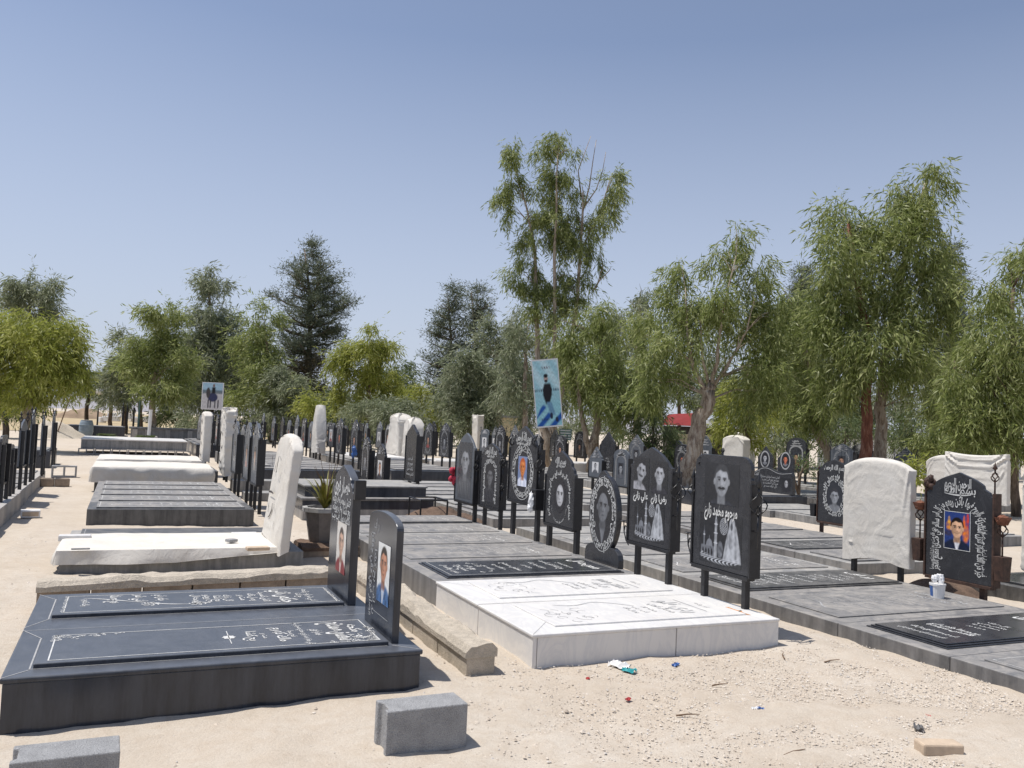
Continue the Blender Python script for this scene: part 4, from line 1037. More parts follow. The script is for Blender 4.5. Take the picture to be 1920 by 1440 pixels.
# iron stand and brown heap behind the last grave
t = thing('iron_stand', 'thin black iron stand frame beside the pale headstone with pink flowers', 'stand', (4.25, 12.45, 0))
mb = MB()
for x in (-.28, .28):
    for y in (-.2, .22): mb.box(x-.011, x+.011, y-.011, y+.011, 0, .40)
part('legs', mb, M['iron'], t); part('top_frame', MB().tube([(-.28, -.2, .41), (.28, -.2, .41), (.28, .22, .41), (-.28, .22, .41), (-.28, -.2, .41)], .012, 4), M['iron'], t)
def heap(name, label, cat, x, y, rx, ry, h, mat, seed, n=26):
    V = []; F = []
    for j in range(n):
        for i in range(n):
            u, v = -1+2*i/(n-1), -1+2*j/(n-1); r = math.hypot(u, v); V.append((u*rx, v*ry, h*max(0, 1-r**1.6)-.03))
    P = np.array(V); P[:, 2] += (noise3(P/max(rx, .3), 5, seed)*.12+noise3(P/max(rx, .3), 13, seed+1)*.08)*h*np.clip(P[:, 2]/h+.15, 0, 1)
    F = [(j*n+i, j*n+i+1, (j+1)*n+i+1, (j+1)*n+i) for j in range(n-1) for i in range(n-1)]
    o = part(name, MB().raw(P, F), M[mat], smooth=True); o.location = (x, y, 0); return setp(o, label, cat)
heap('dirt_heap', 'brown heap of dug earth between the dusty graves and the black stepped tomb', 'dirt heap', 4.55, 12.7, .85, .55, .30, 'soil_brown', 3)

# ================================================================== RIGHT COLUMN
rl = [(3.15, 4.18, 'slate', 'slate', 'engrave', 'std', 0, 'grey grave cut by the right picture edge, nearest the gravel'),
      (4.185, 5.2, 'slate', 'granite_panel', 'engrave', lines_white_bold, 2, 'grey grave with a black moulded slab and thick white lettering'),
      (5.205, 6.33, 'slate', 'slate', 'engrave_soft', 'std', 0, 'wide pale grey grave that the paint bucket stands on'),
      (6.335, 7.36, 'slate', 'slate_dark', 'engrave', lines_dense, 1, 'grave with dense white writing in front of the big white covered headstone'),
      (7.365, 8.5, 'slate_pale', 'slate', 'engrave_faint', 'std', 0, 'pale scratched grave beyond the densely written one'),
      (8.505, 9.5, 'slate_pale', 'slate', 'engrave_faint', 'std', 0, 'pale grave fifth along the gravel side row, lettering worn'),
      (9.505, 10.45, 'slate', 'slate_pale', 'engrave_faint', 'std', 0, 'grey grave seen between the oval and the two-men headstones'),
      (10.455, 11.4, 'slate_pale', 'slate_pale', 'engrave_faint', 'std', 0, 'pale grave seen below the woman portrait headstone')]
for y0, y1, bm, sm, en, ln, md, lb in rl:
    grave(lb, 5.27, 7.56, y0, y1, .105, bm, sm, en, ins=.14, head=.12, sh=.03 if md else .012, mould=md, lines=ln, border=.006 if md == 0 else 0)
# black headstone with the young man's colour photo
zb = .107
h = headstone('brown framed black headstone with a colour photo of a young man and verse', 7.6, 5.95, zb, .74, .235, 1.08, 1.30, 'steps', fm='rust', inset=.13, legw=.028, sidetop=1.12)
fy = h['fy']
def ph_r(img, U, V):
    w, H = U.max(), V.max()
    g = noise3(np.stack([U.ravel(), V.ravel(), 0*U.ravel()], 1), 60, 5).reshape(U.shape)
    img[:] = lin((42, 62, 120))
    for cx, cy, rx, ry, c in ((-.62, .62, .22, .12, (235, 150, 30)), (-.62, .76, .10, .10, (240, 180, 60)), (.66, .45, .24, .22, (240, 130, 20)), (.55, .75, .10, .16, (230, 110, 40)), (-.7, .42, .3, .08, (60, 50, 60)), (.8, .8, .1, .2, (220, 70, 30))):
        put(img, el(U/w, V/H, cx, cy, rx, ry, .6)*np.clip(.75+.35*g, 0, 1), lin(c))
    face(img, U, V, 0, H*.56, H*.245, (222, 176, 142), (30, 22, 20), (26, 34, 56), (228, 228, 232), must=.35)
picture('photo', .29, .37, 42, 52, ph_r, -.01, .535-zb, fy-.001, 'art', h, bg=(60, 70, 110))
k = ink_on(h, zb); k.frame(-.158, .138, .532, .908, .006)
k.text('بسم الله', .02, 1.125, .11, maxw=.34, bold=.02); k.text('الرحمن الرحيم', -.01, 1.185, .13, maxw=.30, bold=.02); k.stroke([(-.16+.30*u, 1.085-.012*math.sin(PI*u)) for u in np.linspace(0, 1, 8)], [.004+.012*math.sin(PI*u) for u in np.linspace(0, 1, 8)])
k.path('خير من الف شهر تنزل الملائكة والروح فيها باذن ربهم من كل امر سلام هي حتى مطلع الفجر', archp(.245, .30, .86, .145), .115, 0, 1, bold=.018)
k.path(' '.join(gib() for _ in range(4)), lambda u, d: (-.285-d, .30+u*.42), .07, 0, 1, bold=.01)
k.path(' '.join(gib() for _ in range(4)), lambda u, d: (.285+d, .80-u*.48), .07, 0, 1, bold=.01)
k.done('inscription', M['engrave'], h)
finial(h, .375, .98, .34, 'rust'); 
def rose(mb, c, r):
    mb.ell(c, (r*.95, r*.95, r*.8), 10, 7, .16)
    for i in range(7):
        q = i*.9; d = Vector((math.cos(q), math.sin(q), 0)); sd = Vector((-d.y, d.x, 0)); o_ = Vector(c)
        mb.add([o_+d*r*.6-sd*r*.4+Vector((0, 0, -r*.7)), o_+d*r*.6+sd*r*.4+Vector((0, 0, -r*.7)), o_+d*r*1.15+sd*r*.5+Vector((0, 0, r*.5)), o_+d*r*1.15-sd*r*.5+Vector((0, 0, r*.45))], [(0, 1, 2, 3)])
for q, z0 in ((-1, .25), (1, .20)):
    part('vase_box', MB().taper(q*.46-.045, q*.46+.045, -.05, .05, z0, z0+.23, 1.25), M['rust'], h, bevel=.003)
    st = finial(h, q*.46, z0+.22, .46, 'rust', spear=False); mb = MB(); rose(mb, (q*.46, 0, z0+.57), .062); mb.ell((q*.46, 0, z0+.59), (.035, .035, .03), 7, 5); part('iron_rose', mb, M['rust_red'], h)
mb = MB()
for i in range(10): mb.ell((-.36+R.uniform(-.04, .04), R.uniform(-.04, .04), 1.03+R.uniform(-.03, .08)), (.035, .035, .04), 6, 4, .25)
part('dried_flowers', mb, M['rust'], h, smooth=True)
bag('broad white cloth cover pulled over a headstone beside the brown framed one', 7.62, 6.98, .107, .93, .11, .245, 1.395, 8, top=.09, legs=(-.32, .32), amp=.006, folds=[(-.05, 1, -.8, .74, .022, .026), (.05, 1, .62, .52, .022, .026), (.25, 1, .88, .78, .02, .024), (-.1, 1, -.32, .5, .02, .02), (.12, 1, .2, .55, .02, .016), (-.97, .95, -.72, .6, .025, .024), (.97, .95, .8, .5, .025, .026), (-.8, .17, .3, .07, .022, .020), (-.2, .24, .75, .05, .022, .018), (.5, .3, .95, .12, .022, .018)])
# paint bucket
t = thing('bucket', 'small white plastic bucket with a blue patch, on the pale grave', 'bucket', (7.1, 5.78, .118)); t.scale = (.88, .88, .9)
part('body', MB().lathe([(.066, 0), (.078, .13), (.083, .131), (.083, .15), (.077, .152), (.074, .135)], n=20), M['white_plastic'], t, smooth=False)
mb = MB(); V = []
for z in (.02, .125):
    for i in range(9): q = PI*1.18+i*.13; r = .066+.0925*z+.0012; V.append((r*math.cos(q), r*math.sin(q), z))
part('blue_patch', mb.add(V, [(i, i+1, i+10, i+9) for i in range(8)]), M['blue_plastic'], t)
mb = MB()
for i in range(5): mb.ell((R.uniform(-.03, .03), R.uniform(-.03, .03), .17+R.uniform(0, .05)), (.035, .03, .035), 6, 4, .3)
part('crumpled_paper', mb, M['glass_white'], t)
# ---- next column to the right
c4 = [(7.62, 8.6, 'near end slab of the row behind the white covered headstone'), (8.605, 9.55, 'second slab of the row behind the white covered headstone'), (9.555, 10.5, 'slab in front of the oval child headstone'), (10.505, 11.45, 'slab just past the oval child headstone'), (11.455, 12.4, 'fifth slab of the row behind the covered headstone'), (12.405, 13.4, 'slab below the black double headstone, low and grey')]
for i, (y0, y1, lb) in enumerate(c4): grave('grey '+lb, 7.95, 10.1, y0, y1, .115, 'slate' if i % 2 else 'slate_pale', 'slate_dark' if i == 1 else 'slate', 'engrave_faint', lines='std' if i < 2 else None, sh=.02)
far_pale = [(9.4, 10.7), (10.72, 12.0), (12.02, 13.3), (13.32, 14.65)]
for i, (y0, y1) in enumerate(far_pale): grave('pale low grave past the oval child headstone, %s' % ['nearest the V-fold drape', 'second from the V-fold drape', 'third from the V-fold drape', 'touching the black double grave'][i], 11.95-.1*i, 13.6, y0, y1, .14, 'slate_pale', 'slate_pale', lines=None, border=0, group='pale graves past the oval child headstone')
grave('black low grave at the right edge behind the brown framed headstone', 8.5, 10.6, 5.1, 6.7, .13, 'slate_dark', 'granite_panel', 'engrave_faint', lines=None)
heap('rubble_heap', 'low heap of dark broken stones between the covered headstone and the bucket', 'rubble', 8.15, 6.6, .45, .40, .16, 'soil_brown', 9)
zb = .117
h = headstone('oval ringed child headstone half hidden by the broad white cover', 10.2, 10.2, zb, .66, .28, 1.10, 1.27, 'steps', fm='rust', inset=.03)
fy = h['fy']
picture('portrait', .32, .48, 26, 36, portrait_fn(skin=(150, 152, 156), hair=(60, 60, 64), cloth=(120, 122, 126), cy=.5, h=.22), .02, .45-zb, fy, 'art_stone', h, bg=(52, 54, 60), clip=lambda x, z: (x/.16)**2+((z-.24)/.24)**2 < 1)
k = ink_on(h, zb); ring_text(k, .02, .70, .21, .29, .075, 2); k.text('بسم الله الرحمن', 0, 1.14, .11, maxw=.42, bold=.03); k.done('inscription', M['engrave'], h)
part('vase_box', MB().taper(-.46, -.37, -.05, .05, .22, .42, 1.2), M['iron'], h, bevel=.003); finial(h, -.34, .75, .3, 'rust')
# double black stone
grave('black raised grave under the double headstone with the wavy top', 11.7, 13.95, 14.75, 16.35, .30, 'granite', 'slate', lines=None, border=0)
t = thing('headstone', 'wide black double headstone with wavy top carrying two ringed portrait stones', 'headstone', (13.6, 15.5, .32))
a = .70
out = [(-a, 0), (a, 0), (a, .42)]+[(a-2*a*u, .46+.10*math.sin(u*PI)**2+.05*math.cos(u*9)) for u in np.linspace(.04, .96, 16)]+[(-a, .5)]
part('panel', MB().prism(out, -.04, .04), M['granite_panel'], t, bevel=.004)
k = Ink(lambda s_, z_: (s_, -.0416, z_))
k.stroke([(a-2*a*u, .43+.10*math.sin(u*PI)**2+.05*math.cos(u*9)) for u in np.linspace(.02, .98, 24)], .012)
for z in (.36, .29, .22, .15): word_block(k, -.02, z, .62, .075, 2, .02)
word_block(k, -.45, .40, .3, .10, 1, .03); k.done('inscription', M['engrave_soft'], t)
picture('portrait', .26, .30, 22, 26, portrait_fn(skin=(170, 170, 172), scarf=(45, 45, 50), cy=.58, h=.30), .50, .06, -.042, 'art_stone', t, bg=GB)
for i, (c, w_, z1) in enumerate(((-.32, .50, 1.05), (.36, .52, .96))):
    part('upper_stone', MB().prism([(c+x, z) for x, z in outline('point' if i == 0 else 'ogee', w_/2, .45, .80, z1)], .045, .085), M['granite_panel'], t, bevel=.003)
    k = Ink(lambda s_, z_: (s_, .0434, z_)); ring_lines(k, c, .75, .16, .20, .03); k.done('ring_border', M['engrave_soft'], t)
    picture('portrait', .20, .28, 18, 24, portrait_fn(skin=(175, 175, 178) if i == 0 else (205, 120, 90), hair=(35, 30, 30), cloth=(110, 112, 118), cy=.56, h=.26), c, .62, .0433, 'art_stone' if i == 0 else 'art', t, bg=(40, 42, 48), clip=lambda x, z: (x/.10)**2+((z-.14)/.14)**2 < 1)
# more covered stones on the right
bag('white cloth hung in a deep V fold over a wide frame', 14.0, 10.64, .15, 1.26, .12, .55, 1.42, 14, top=-.08, legs=(-.45, .45), amp=.007, folds=[(-.95, .98, .05, .52, .035, .05), (.95, .98, .05, .52, .035, .05), (-.8, 1, .02, .75, .025, .03), (.8, 1, .02, .75, .025, .03), (-.95, .75, -.3, .2, .03, .025), (.9, .7, .5, .15, .03, .025)])
bag('small white covered stone peeking out left of the V-fold drape', 14.9, 12.0, .15, .8, .14, .5, 1.38, 15, top=.12, legs=(-.25, .25))
bag('white covered headstone cut off by the right picture edge', 9.4, 6.05, .14, .95, .13, .20, 1.47, 16, top=.14, legs=(-.3, .3), amp=.03)

# ================================================================== LITTER
def scrap(name, label, cat, x, y, parts, z=.0):
    t = thing(name, label, cat, (x, y, gz(x, y)+z), R.uniform(0, 3))
    for nm, mt, r, off in parts:
        mb = MB(); n = 7; V = []
        for j in range(n):
            for i in range(n): V.append((off[0]+(i/(n-1)-.5)*r*2, off[1]+(j/(n-1)-.5)*r*1.2, off[2]+.3*r+R.uniform(-.3, .35)*r))
        part(nm, mb.add(V, [(j*n+i, j*n+i+1, (j+1)*n+i+1, (j+1)*n+i) for j in range(n-1) for i in range(n-1)]), M[mt], t)
    return t
scrap('wrapper', 'crumpled teal and white wrapper on the gravel in front of the white marble', 'litter', 3.04, 4.75, [('teal_half', 'teal_plastic', .045, (0, 0, 0)), ('white_half', 'white_plastic', .07, (.09, -.04, 0))])
scrap('foil_scrap', 'dark blue scrap between the wrapper and the marble corner', 'litter', 3.42, 4.78, [('scrap', 'blue_plastic', .03, (0, 0, 0))])
q = ground(1425, 1327); scrap('bottle_cap', 'pale blue plastic scrap alone on the gravel', 'litter', q.x, q.y, [('scrap', 'blue_plastic', .022, (0, 0, 0)), ('edge', 'white_plastic', .02, (.03, 0, 0))])
q = ground(1178, 1309); scrap('red_scrap', 'red plastic scrap on the gravel below the marble tomb', 'litter', q.x, q.y, [('scrap', 'red_plastic', .022, (0, 0, 0))])
q = ground(1102, 1276); scrap('red_scrap', 'pinkish plastic scrap close to the marble tomb front', 'litter', q.x, q.y, [('scrap', 'red_plastic', .02, (0, 0, 0))])
q = ground(1740, 1342); scrap('red_scrap', 'tiny red scrap above the lone brick', 'litter', q.x, q.y, [('scrap', 'red_plastic', .016, (0, 0, 0))])
q = ground(1722, 1366); scrap('grey_scrap', 'dark grey torn scrap just behind the lone brick', 'litter', q.x, q.y, [('scrap', 'slate', .04, (0, 0, 0))])
q = ground(1760, 1408); brickmesh('brick', 'tan brick lying alone on the gravel at the lower right', 'brick', q.x, q.y, gz(q.x, q.y)-.005, .215, .10, .062, -.36, 'brick_tan', .01)
for (px, py, L, an, lb) in ((1470, 1235, .14, .9, 'dark stick standing out of the sand right of the marble tomb'), (1560, 1243, .12, -.2, 'thin twig lying by the grey row of graves'), (1290, 1340, .13, -.5, 'curved brown twig in the middle of the gravel'), (1490, 1405, .14, .0, 'straight twig near the bottom of the gravel'), (1350, 1285, .10, -.4, 'short twig on the gravel under the marble')):
    q = ground(px, py); mb = MB(); mb.tube([(-L/2, 0, .004), (0, .012, .012), (L/2, 0, .02)], [.005, .004, .002], 5)
    o = part('twig', mb, M['wood']); o.location = (q.x, q.y, gz(q.x, q.y)); o.rotation_euler = (0, 0, an); setp(o, lb, 'twig')
# ================================================================== FAR GRAVES AND HEADSTONES
def far_column(where, X0, X1, Ya, Yb, zt, pitch, mats, group, big=None):
    n = int((Yb-Ya)/pitch); protos = {}
    for i in range(n):
        y = Ya+pitch*(i+.5); m = mats[i % len(mats)]
        lab = 'grave, %s from the front %s' % (('first', 'second', 'third', 'fourth', 'fifth', 'sixth', 'seventh', 'eighth', 'ninth', 'tenth', 'eleventh', 'twelfth', 'thirteenth', 'fourteenth')[i], where)
        lab = ('black ' if m[0].startswith('gran') else 'pale ' if m[0] == 'slate_pale' else 'grey ')+lab
        if m not in protos: protos[m] = grave(lab, X0, X1, y-pitch/2+.004, y+pitch/2-.004, zt, m[0], m[1], lines=None, border=0, ins=.13, sh=.03, group=group)
        else: copy_tree(protos[m], (protos[m].location.x, y, 0), label=lab)
G_, S_, P_ = ('granite', 'slate'), ('slate', 'slate'), ('slate_pale', 'slate_pale')
far_column('in the raised column behind the leaning white bag', 2.75, 5.25, 20.4, 31, .33, .98, (G_, S_, S_, P_, S_), 'graves of the raised column behind the white bag')
far_column('in the raised column behind the black stepped tomb', 6.2, 8.35, 21.1, 32, .33, .98, (G_, S_, P_, S_), 'graves of the column behind the stepped tomb')
far_column('in the column behind the middle row', 5.25, 7.5, 12.2, 20.2, .13, .98, (P_, S_, P_, P_, S_), 'graves of the column behind the middle row')
far_column('in the column leading to the grey pointed headstone', 8.0, 10.15, 14.3, 26, .15, .98, (P_, S_, P_), 'graves of the column to the pointed headstone')
far_column('in the column past the black double headstone', 11.7, 13.7, 17.2, 30, .18, 1.0, (P_, P_, S_), 'graves past the double headstone')
far_column('in the column behind the V-fold drape', 15.0, 17.2, 13.2, 27, .18, 1.0, (P_, P_, S_), 'graves behind the V-fold drape')
far_column('in the farthest column on the right under the trees', 18.4, 20.6, 14.5, 27, .18, 1.0, (P_, P_), 'graves of the farthest right column')
far_column('in the far column behind the draped graves', 2.3, 4.3, 32.5, 40, .45, 1.2, (G_, S_), 'graves of the far column behind the drapes')
def pale_step(label, X, Y, w, d, h, m='slate_pale'):
    t = thing('step_slab', label, 'slab', (X, Y, 0), 0); part('body', MB().box(-w/2, w/2, -d/2, d/2, -.05, h), M[m], t, bevel=.008)
    part('joint', MB().box(-.004, .004, -d/2-.003, -d/2-.001, 0, h-.02), M['mortar'], t)
pale_step('low pale stone step behind the three thin headstones', 2.55, 18.6, 1.0, .5, .22); pale_step('second pale stone step, closer to the white bag', 2.5, 16.6, .9, .5, .14); pale_step('small pale plinth by the crumpled covered headstone', 2.75, 21.4, .9, .6, .40)
PT = [(196, 150, 125), (185, 140, 115), (150, 152, 156), (200, 120, 95)]
def bgstone(label, X, Y, w, zb, zp, zs, zt, kind='ogee', style='oval', pm='granite_panel', fin=True, group='headstones of the far rows', seed=0, rot=ROT):
    h = headstone(label, X, Y, zb, w, zp, zs, zt, kind, pm=pm, inset=.08, group=group, thick=.05, legw=.032, rot=rot)
    fy = h['fy']; c = (zp+zs)/2+.02; hh = (zs-zp)
    rng = random.Random(seed); k = ink_on(h, zb)
    if style == 'oval':
        rx, rz = w*.32, hh*.46; ring_dash(k, 0, c, rx, rz, .05, 30, seed); ring_lines(k, 0, c, rx+.035, rz+.035, .012)
    elif style == 'arch':
        p = archp(w*.33, zp+.06, zs-.12, .16); pts = [p(u, 0) for u in np.linspace(0, 1, 26)]; k.stroke(pts, .045)
        for u in np.linspace(0, 1, 40): x, z = p(u, 0); k.line((x-.03, z-.02), (x+.03, z+.02), .012)
    elif style == 'plain':
        for j in range(4): word_block(k, 0, zp+.1+.09*j, w*.7, .08, 1, .03)
    if style != 'plain':
        for j in range(3):
            z = zs+(zt-zs)*(.15+.22*j); ww = w*(.30-.08*j); k.line((-ww, z), (ww, z+.015), .02); k.line((-ww*.6, z+.03), (ww*.8, z), .02)
        for j in range(4): k.curl(rng.uniform(-.15, .15)*w, zs+.06+rng.uniform(0, .5)*(zt-zs), .04, rng.uniform(0, 6), .7, .016)
        pc = PT[seed % 4]
        pw, ph = (w*.34, hh*.52) if style != 'photo' else (w*.5, hh*.6)
        picture('photo', pw, ph, 14, 20, portrait_fn(skin=pc, hair=(35, 32, 32), cloth=((60, 62, 70), (130, 60, 60), (90, 92, 98))[seed % 3], cy=.6, h=.26), 0, c-ph/2-zb, fy-.0005, 'art_stone', h, bg=(60, 62, 68) if style != 'photo' else (205, 205, 205))
    k.done('ornament', M['engrave_soft'], h)
    if fin:
        finial(h, -w/2-.03, zs-zb-.1, .38); finial(h, w/2+.03, zs-zb-.1, .38)
    return h
# three thin stones of the five-slab tomb, seen almost edge on
for i, (y, lb) in enumerate(((14.25, 'nearest of three thin headstones standing at the head of the five black slabs'), (15.3, 'middle one of three thin headstones at the head of the five black slabs'), (17.1, 'farthest of three thin headstones at the head of the five black slabs'))):
    bgstone(lb, 1.93, y, .74, .06, .48, 1.22, 1.44, 'ogee', 'arch', 'granite_pale', seed=i)
bgstone('tall black headstone with an engraved face standing on the stepped tomb', 4.62, 14.5, .62, .5, .56, 1.36, 1.53, 'point', 'plain', 'granite_panel', fin=False)
h = bpy.data.objects['headstone'] if False else None
bgstone('narrow ornate headstone with arched border and finials just behind the stepped tomb', 4.35, 16.6, .62, .3, .42, 1.02, 1.24, 'steps', 'arch', 'granite_panel', seed=2)
bgstone('low ornate headstone with a slim white photo, right of the narrow ornate one', 4.42, 15.75, .60, .3, .34, .92, 1.14, 'steps', 'photo', 'granite_panel', seed=0, fin=False)
bgstone('left headstone of the oval ringed pair with pink faces', 5.55, 24.2, .80, .33, .62, 1.35, 1.60, 'ogee', 'oval', seed=3)
bgstone('right headstone of the oval ringed pair, a blue rag on its post', 5.55, 22.45, .80, .33, .62, 1.32, 1.58, 'ogee', 'oval', seed=0)
bgstone('small headstone with a colourful photo between the white cone and the oval pair', 5.7, 26.0, .75, .3, .75, 1.35, 1.45, 'flat', 'photo', seed=1, fin=False)
bag('tall rounded white cloth cone over a headstone far behind the leaning bag', 5.5, 26.9, .33, .85, .30, .52, 2.0, 51, top=1.05, legs=(-.3, .3), amp=.02, taper=.15, topk=1.3, tope=1.5)
bgstone('headstone with a white swan-like oval ornament, right of the white skirted cover', 8.65, 24.0, .85, .33, .62, 1.35, 1.60, 'ogee', 'oval', seed=2)
bgstone('oval ringed headstone partly behind the swan-like one', 8.75, 25.8, .8, .33, .6, 1.35, 1.58, 'ogee', 'oval', seed=1)
bag('white cloth cover flaring like a skirt over the left of two stones', 8.75, 29.0, .3, 1.1, .5, .36, 1.82, 61, top=.16, flare=(.6, .15), amp=.05, horn=.08, folds=[(-.3, 1, -.6, .1, .05, .06), (.3, 1, .2, .2, .05, .06)])
bag('white wrinkled cover tied over the right of two stones, behind the tall engraved face', 8.8, 27.6, .3, .9, .45, .40, 1.72, 62, top=.35, flare=(.1, .25), amp=.06, horn=.06, folds=[(-.2, 1, -.5, .2, .05, .06), (.5, .9, .6, .1, .05, .06)])
bag('narrow white cover seen over the shoulder of the pale grey headstone', 14.1, 35.0, .3, .7, .3, .5, 1.95, 63, top=-.08, amp=.04, horn=.08)
bag('tall plain white cover beside the trunk under the blue poster', 15.7, 31.5, .2, .85, .3, .45, 1.95, 64, top=.06, amp=.02)
bag('small white cover half hidden behind the standing portrait stones', 17.3, 21.4, .2, 1.0, .3, .4, 1.62, 65, top=.1, amp=.04)
bag('white cover behind the top of the moustached man headstone', 20.2, 24.6, .2, 1.1, .3, .5, 1.75, 66, top=.1, amp=.05)
bgstone('ornate arched headstone left of the tall one with the orange tinted photo', 11.4, 26.2, .8, .25, .6, 1.3, 1.62, 'steps', 'arch', seed=2)
bgstone('arched headstone with a small colour photo of a man, right of the poster trunk', 16.3, 29.6, .85, .25, .5, 1.2, 1.52, 'arch', 'arch', seed=0)
bgstone('ringed headstone just above the woman portrait stone', 13.2, 25.3, .8, .25, .5, 1.15, 1.36, 'arch', 'oval', seed=1)
bgstone('grey pointed headstone with a white photo of a young man', 10.35, 17.95, .62, .17, .45, .88, 1.18, 'point', 'photo', 'granite_pale', fin=False, seed=2)
bgstone('blue grey arched headstone with an engraved standing man', 10.6, 17.2, .66, .17, .30, .98, 1.16, 'arch', 'arch', 'granite_pale', fin=False, seed=2)
bgstone('broad dark jagged-topped headstone behind the grey pointed one', 13.9, 23.4, .95, .2, .35, 1.15, 1.55, 'point', 'plain', fin=False, seed=5)
bgstone('grey gabled headstone behind the blue grey arched one', 15.6, 24.4, .9, .2, .4, 1.15, 1.5, 'point', 'oval', 'granite_pale', fin=False, seed=6)
bgstone('small dark headstone in the gap right of the two-men stone', 16.6, 23.2, .8, .2, .4, 1.0, 1.25, 'arch', 'oval', fin=False, seed=7)
rows = [(5.65, [28.9, 30.2, 31.6, 33.2, 34.8, 36.4, 38.0, 40.0, 42.0], 'far row left of the white cone'), (8.8, [30.6, 31.8, 33.2, 34.6, 36.0, 37.6, 39.4, 41.2], 'far row behind the white skirted cover'),
        (11.5, [27.8, 31.8, 33.4, 35.2, 37.0, 39.0], 'far row behind the pale grey headstone'), (2.75, [24.0, 25.4, 26.9, 28.4, 30.0, 31.8, 33.6, 35.4, 37.5], 'far row right of the crumpled cover'),
        (14.1, [27.4, 29.2, 31.0, 33.0], 'far row behind the orange photo headstone'), (17.6, [17.6, 19.0, 23.4, 25.2], 'row right of the pale forked trunk'), (20.9, [16.4, 18.2, 20.0], 'last row under the right trees')]
ki = 0
ORD = ['first', 'second', 'third', 'fourth', 'fifth', 'sixth', 'seventh', 'eighth', 'ninth']
prot = {}
for X, Ys, where in rows:
    for i, y in enumerate(Ys):
        st = ('oval', 'arch', 'photo', 'oval', 'plain')[(i+ki) % 5]; kd = ('ogee', 'steps', 'arch', 'point', 'ogee')[(i*2+ki) % 5]
        lab = 'small %s headstone, %s of the %s' % ({'oval': 'oval ringed', 'arch': 'arch bordered', 'photo': 'photo bearing', 'plain': 'plain dark'}[st], ORD[i], where)
        key = (st, kd)
        if key not in prot: prot[key] = bgstone(lab, X, y, .78, .3, .58, 1.28, 1.56+.1*((i*7) % 3-1), kd, st, pm=('granite_pale', 'granite_panel', 'granite_pale')[(i+ki) % 3], seed=i+ki)
        else: copy_tree(prot[key], (X+R.uniform(-.15, .15), y+R.uniform(-.2, .2), .3+R.uniform(-.16, .08)), ROT+R.uniform(-.12, .12), lab)
    ki += 1
t = thing('rag', 'blue rag tied to the post of the right oval ringed headstone', 'rag', (5.45, 22.0, .75)); mb = MB(); 
for i in range(5): mb.ell((R.uniform(-.04, .04), R.uniform(-.04, .04), R.uniform(-.1, .1)), (.05, .05, .08), 6, 5, .3)
part('cloth', mb, M['blue_plastic'], t)
# white low tomb beds
for lb, X0, X1, Y0, Y1, z in (('flat white marble bed in front of the white skirted cover', 6.6, 8.4, 26.2, 29.6, .42), ('long white bed beyond the swan-like oval headstone', 9.2, 11.2, 26.6, 28.6, .34), ('white bed beside the trunk left of the moustached man', 14.8, 17.0, 27.4, 29.0, .34)):
    grave(lb, X0, X1, Y0, Y1, z, 'marble', 'marble', lines=None, border=0)

# ================================================================== FAR LEFT
t = thing('raised_grave', 'long light grey grave with a white top, resting on a row of hollow blocks', 'grave', (.3, 34.2, 0))
part('body', MB().box(-1.7, 1.4, -1.7, 1.7, .20, .50), M['slate_pale'], t, bevel=.01); part('top', MB().box(-1.72, 1.42, -1.72, 1.72, .5005, .54), M['marble'], t, bevel=.008)
for i in range(7):
    hollow_block('hollow block under the long light grey grave, %s' % (['at its left end', 'second from the left', 'third from the left', 'in the middle', 'fifth from the left', 'sixth from the left', 'at its right end'][i]), (-1.22+.52*i, 32.75, 0), 0, 2, .5, .2, .20, 'grey_stone', group='hollow blocks under the light grey grave')
brickmesh('stone_block', 'squared pale stone left of the long light grey grave', 'stone', -2.0, 26.0, 0, .38, .3, .3, .1, 'grey_stone', .04)
grave('dark upright slab bed beyond the left kerb', -3.6, -1.75, 25.0, 27.2, .42, 'granite', 'slate', lines=None, border=0)
t = thing('barrel', 'blue grey plastic water barrel standing by the dark tomb', 'barrel', (-2.0, 51.5, 0))
part('body', MB().lathe([(.26, 0), (.31, .05), (.35, .3), (.36, .5), (.345, .72), (.30, .88), (.28, .92)], n=20), M['barrel_plastic'], t, smooth=True)
for z in (.32, .66): part('hoop', MB().lathe([(.352, z), (.372, z+.02), (.352, z+.04)], n=20), M['barrel_plastic'], t, smooth=True)
part('lid', MB().lathe([(.285, .921), (.29, .95), (.26, .955)], n=20), M['pot_grey'], t)
heap('sand_pile', 'pale pile of sand left of the barrel', 'sand pile', -3.5, 50.5, 1.7, 1.4, .85, 'mortar', 8)
t = thing('shovel', 'shovel with a long handle stuck upright in the sand pile', 'shovel', (-3.25, 49.6, .1), 0)
part('handle', MB().tube([(0, 0, .1), (.55, .1, 2.3)], .03, 6), M['wood'], t); part('blade', MB().box(-.14, .10, -.03, .03, -.05, .22), M['iron'], t, bevel=.01)
grave('long dark polished tomb behind the barrel', -3.3, -.1, 56, 59, .55, 'granite', 'slate', lines=None, border=0)
for i, x in enumerate((-2.9, -2.55, -2.2)): brickmesh('paving_stack', 'grey paving slab leaning in the pile behind the sand, %s' % ('left', 'middle', 'right')[i], 'slab', x-1.6, 54, 0, .2, .8, .5-.06*i, .3, 'slate', .01)
t = thing('park_lamp', 'black post lamp with a white globe', 'lamp', (-1.95, 68, 0))
part('pole', MB().lathe([(.10, 0), (.06, .3), (.045, 2.55), (.08, 2.6)], n=8), M['iron'], t); part('globe', MB().ell((0, 0, 2.83), (.27, .27, .25), 14, 10), M['glass_white'], t, smooth=True); part('cap', MB().lathe([(.2, 3.0), (.1, 3.08), (.02, 3.12)], n=10), M['iron'], t)
t = thing('unfinished_tomb', 'grey unfinished tomb base of raw slabs and pillars', 'grave', (1.9, 50, 0), 0)
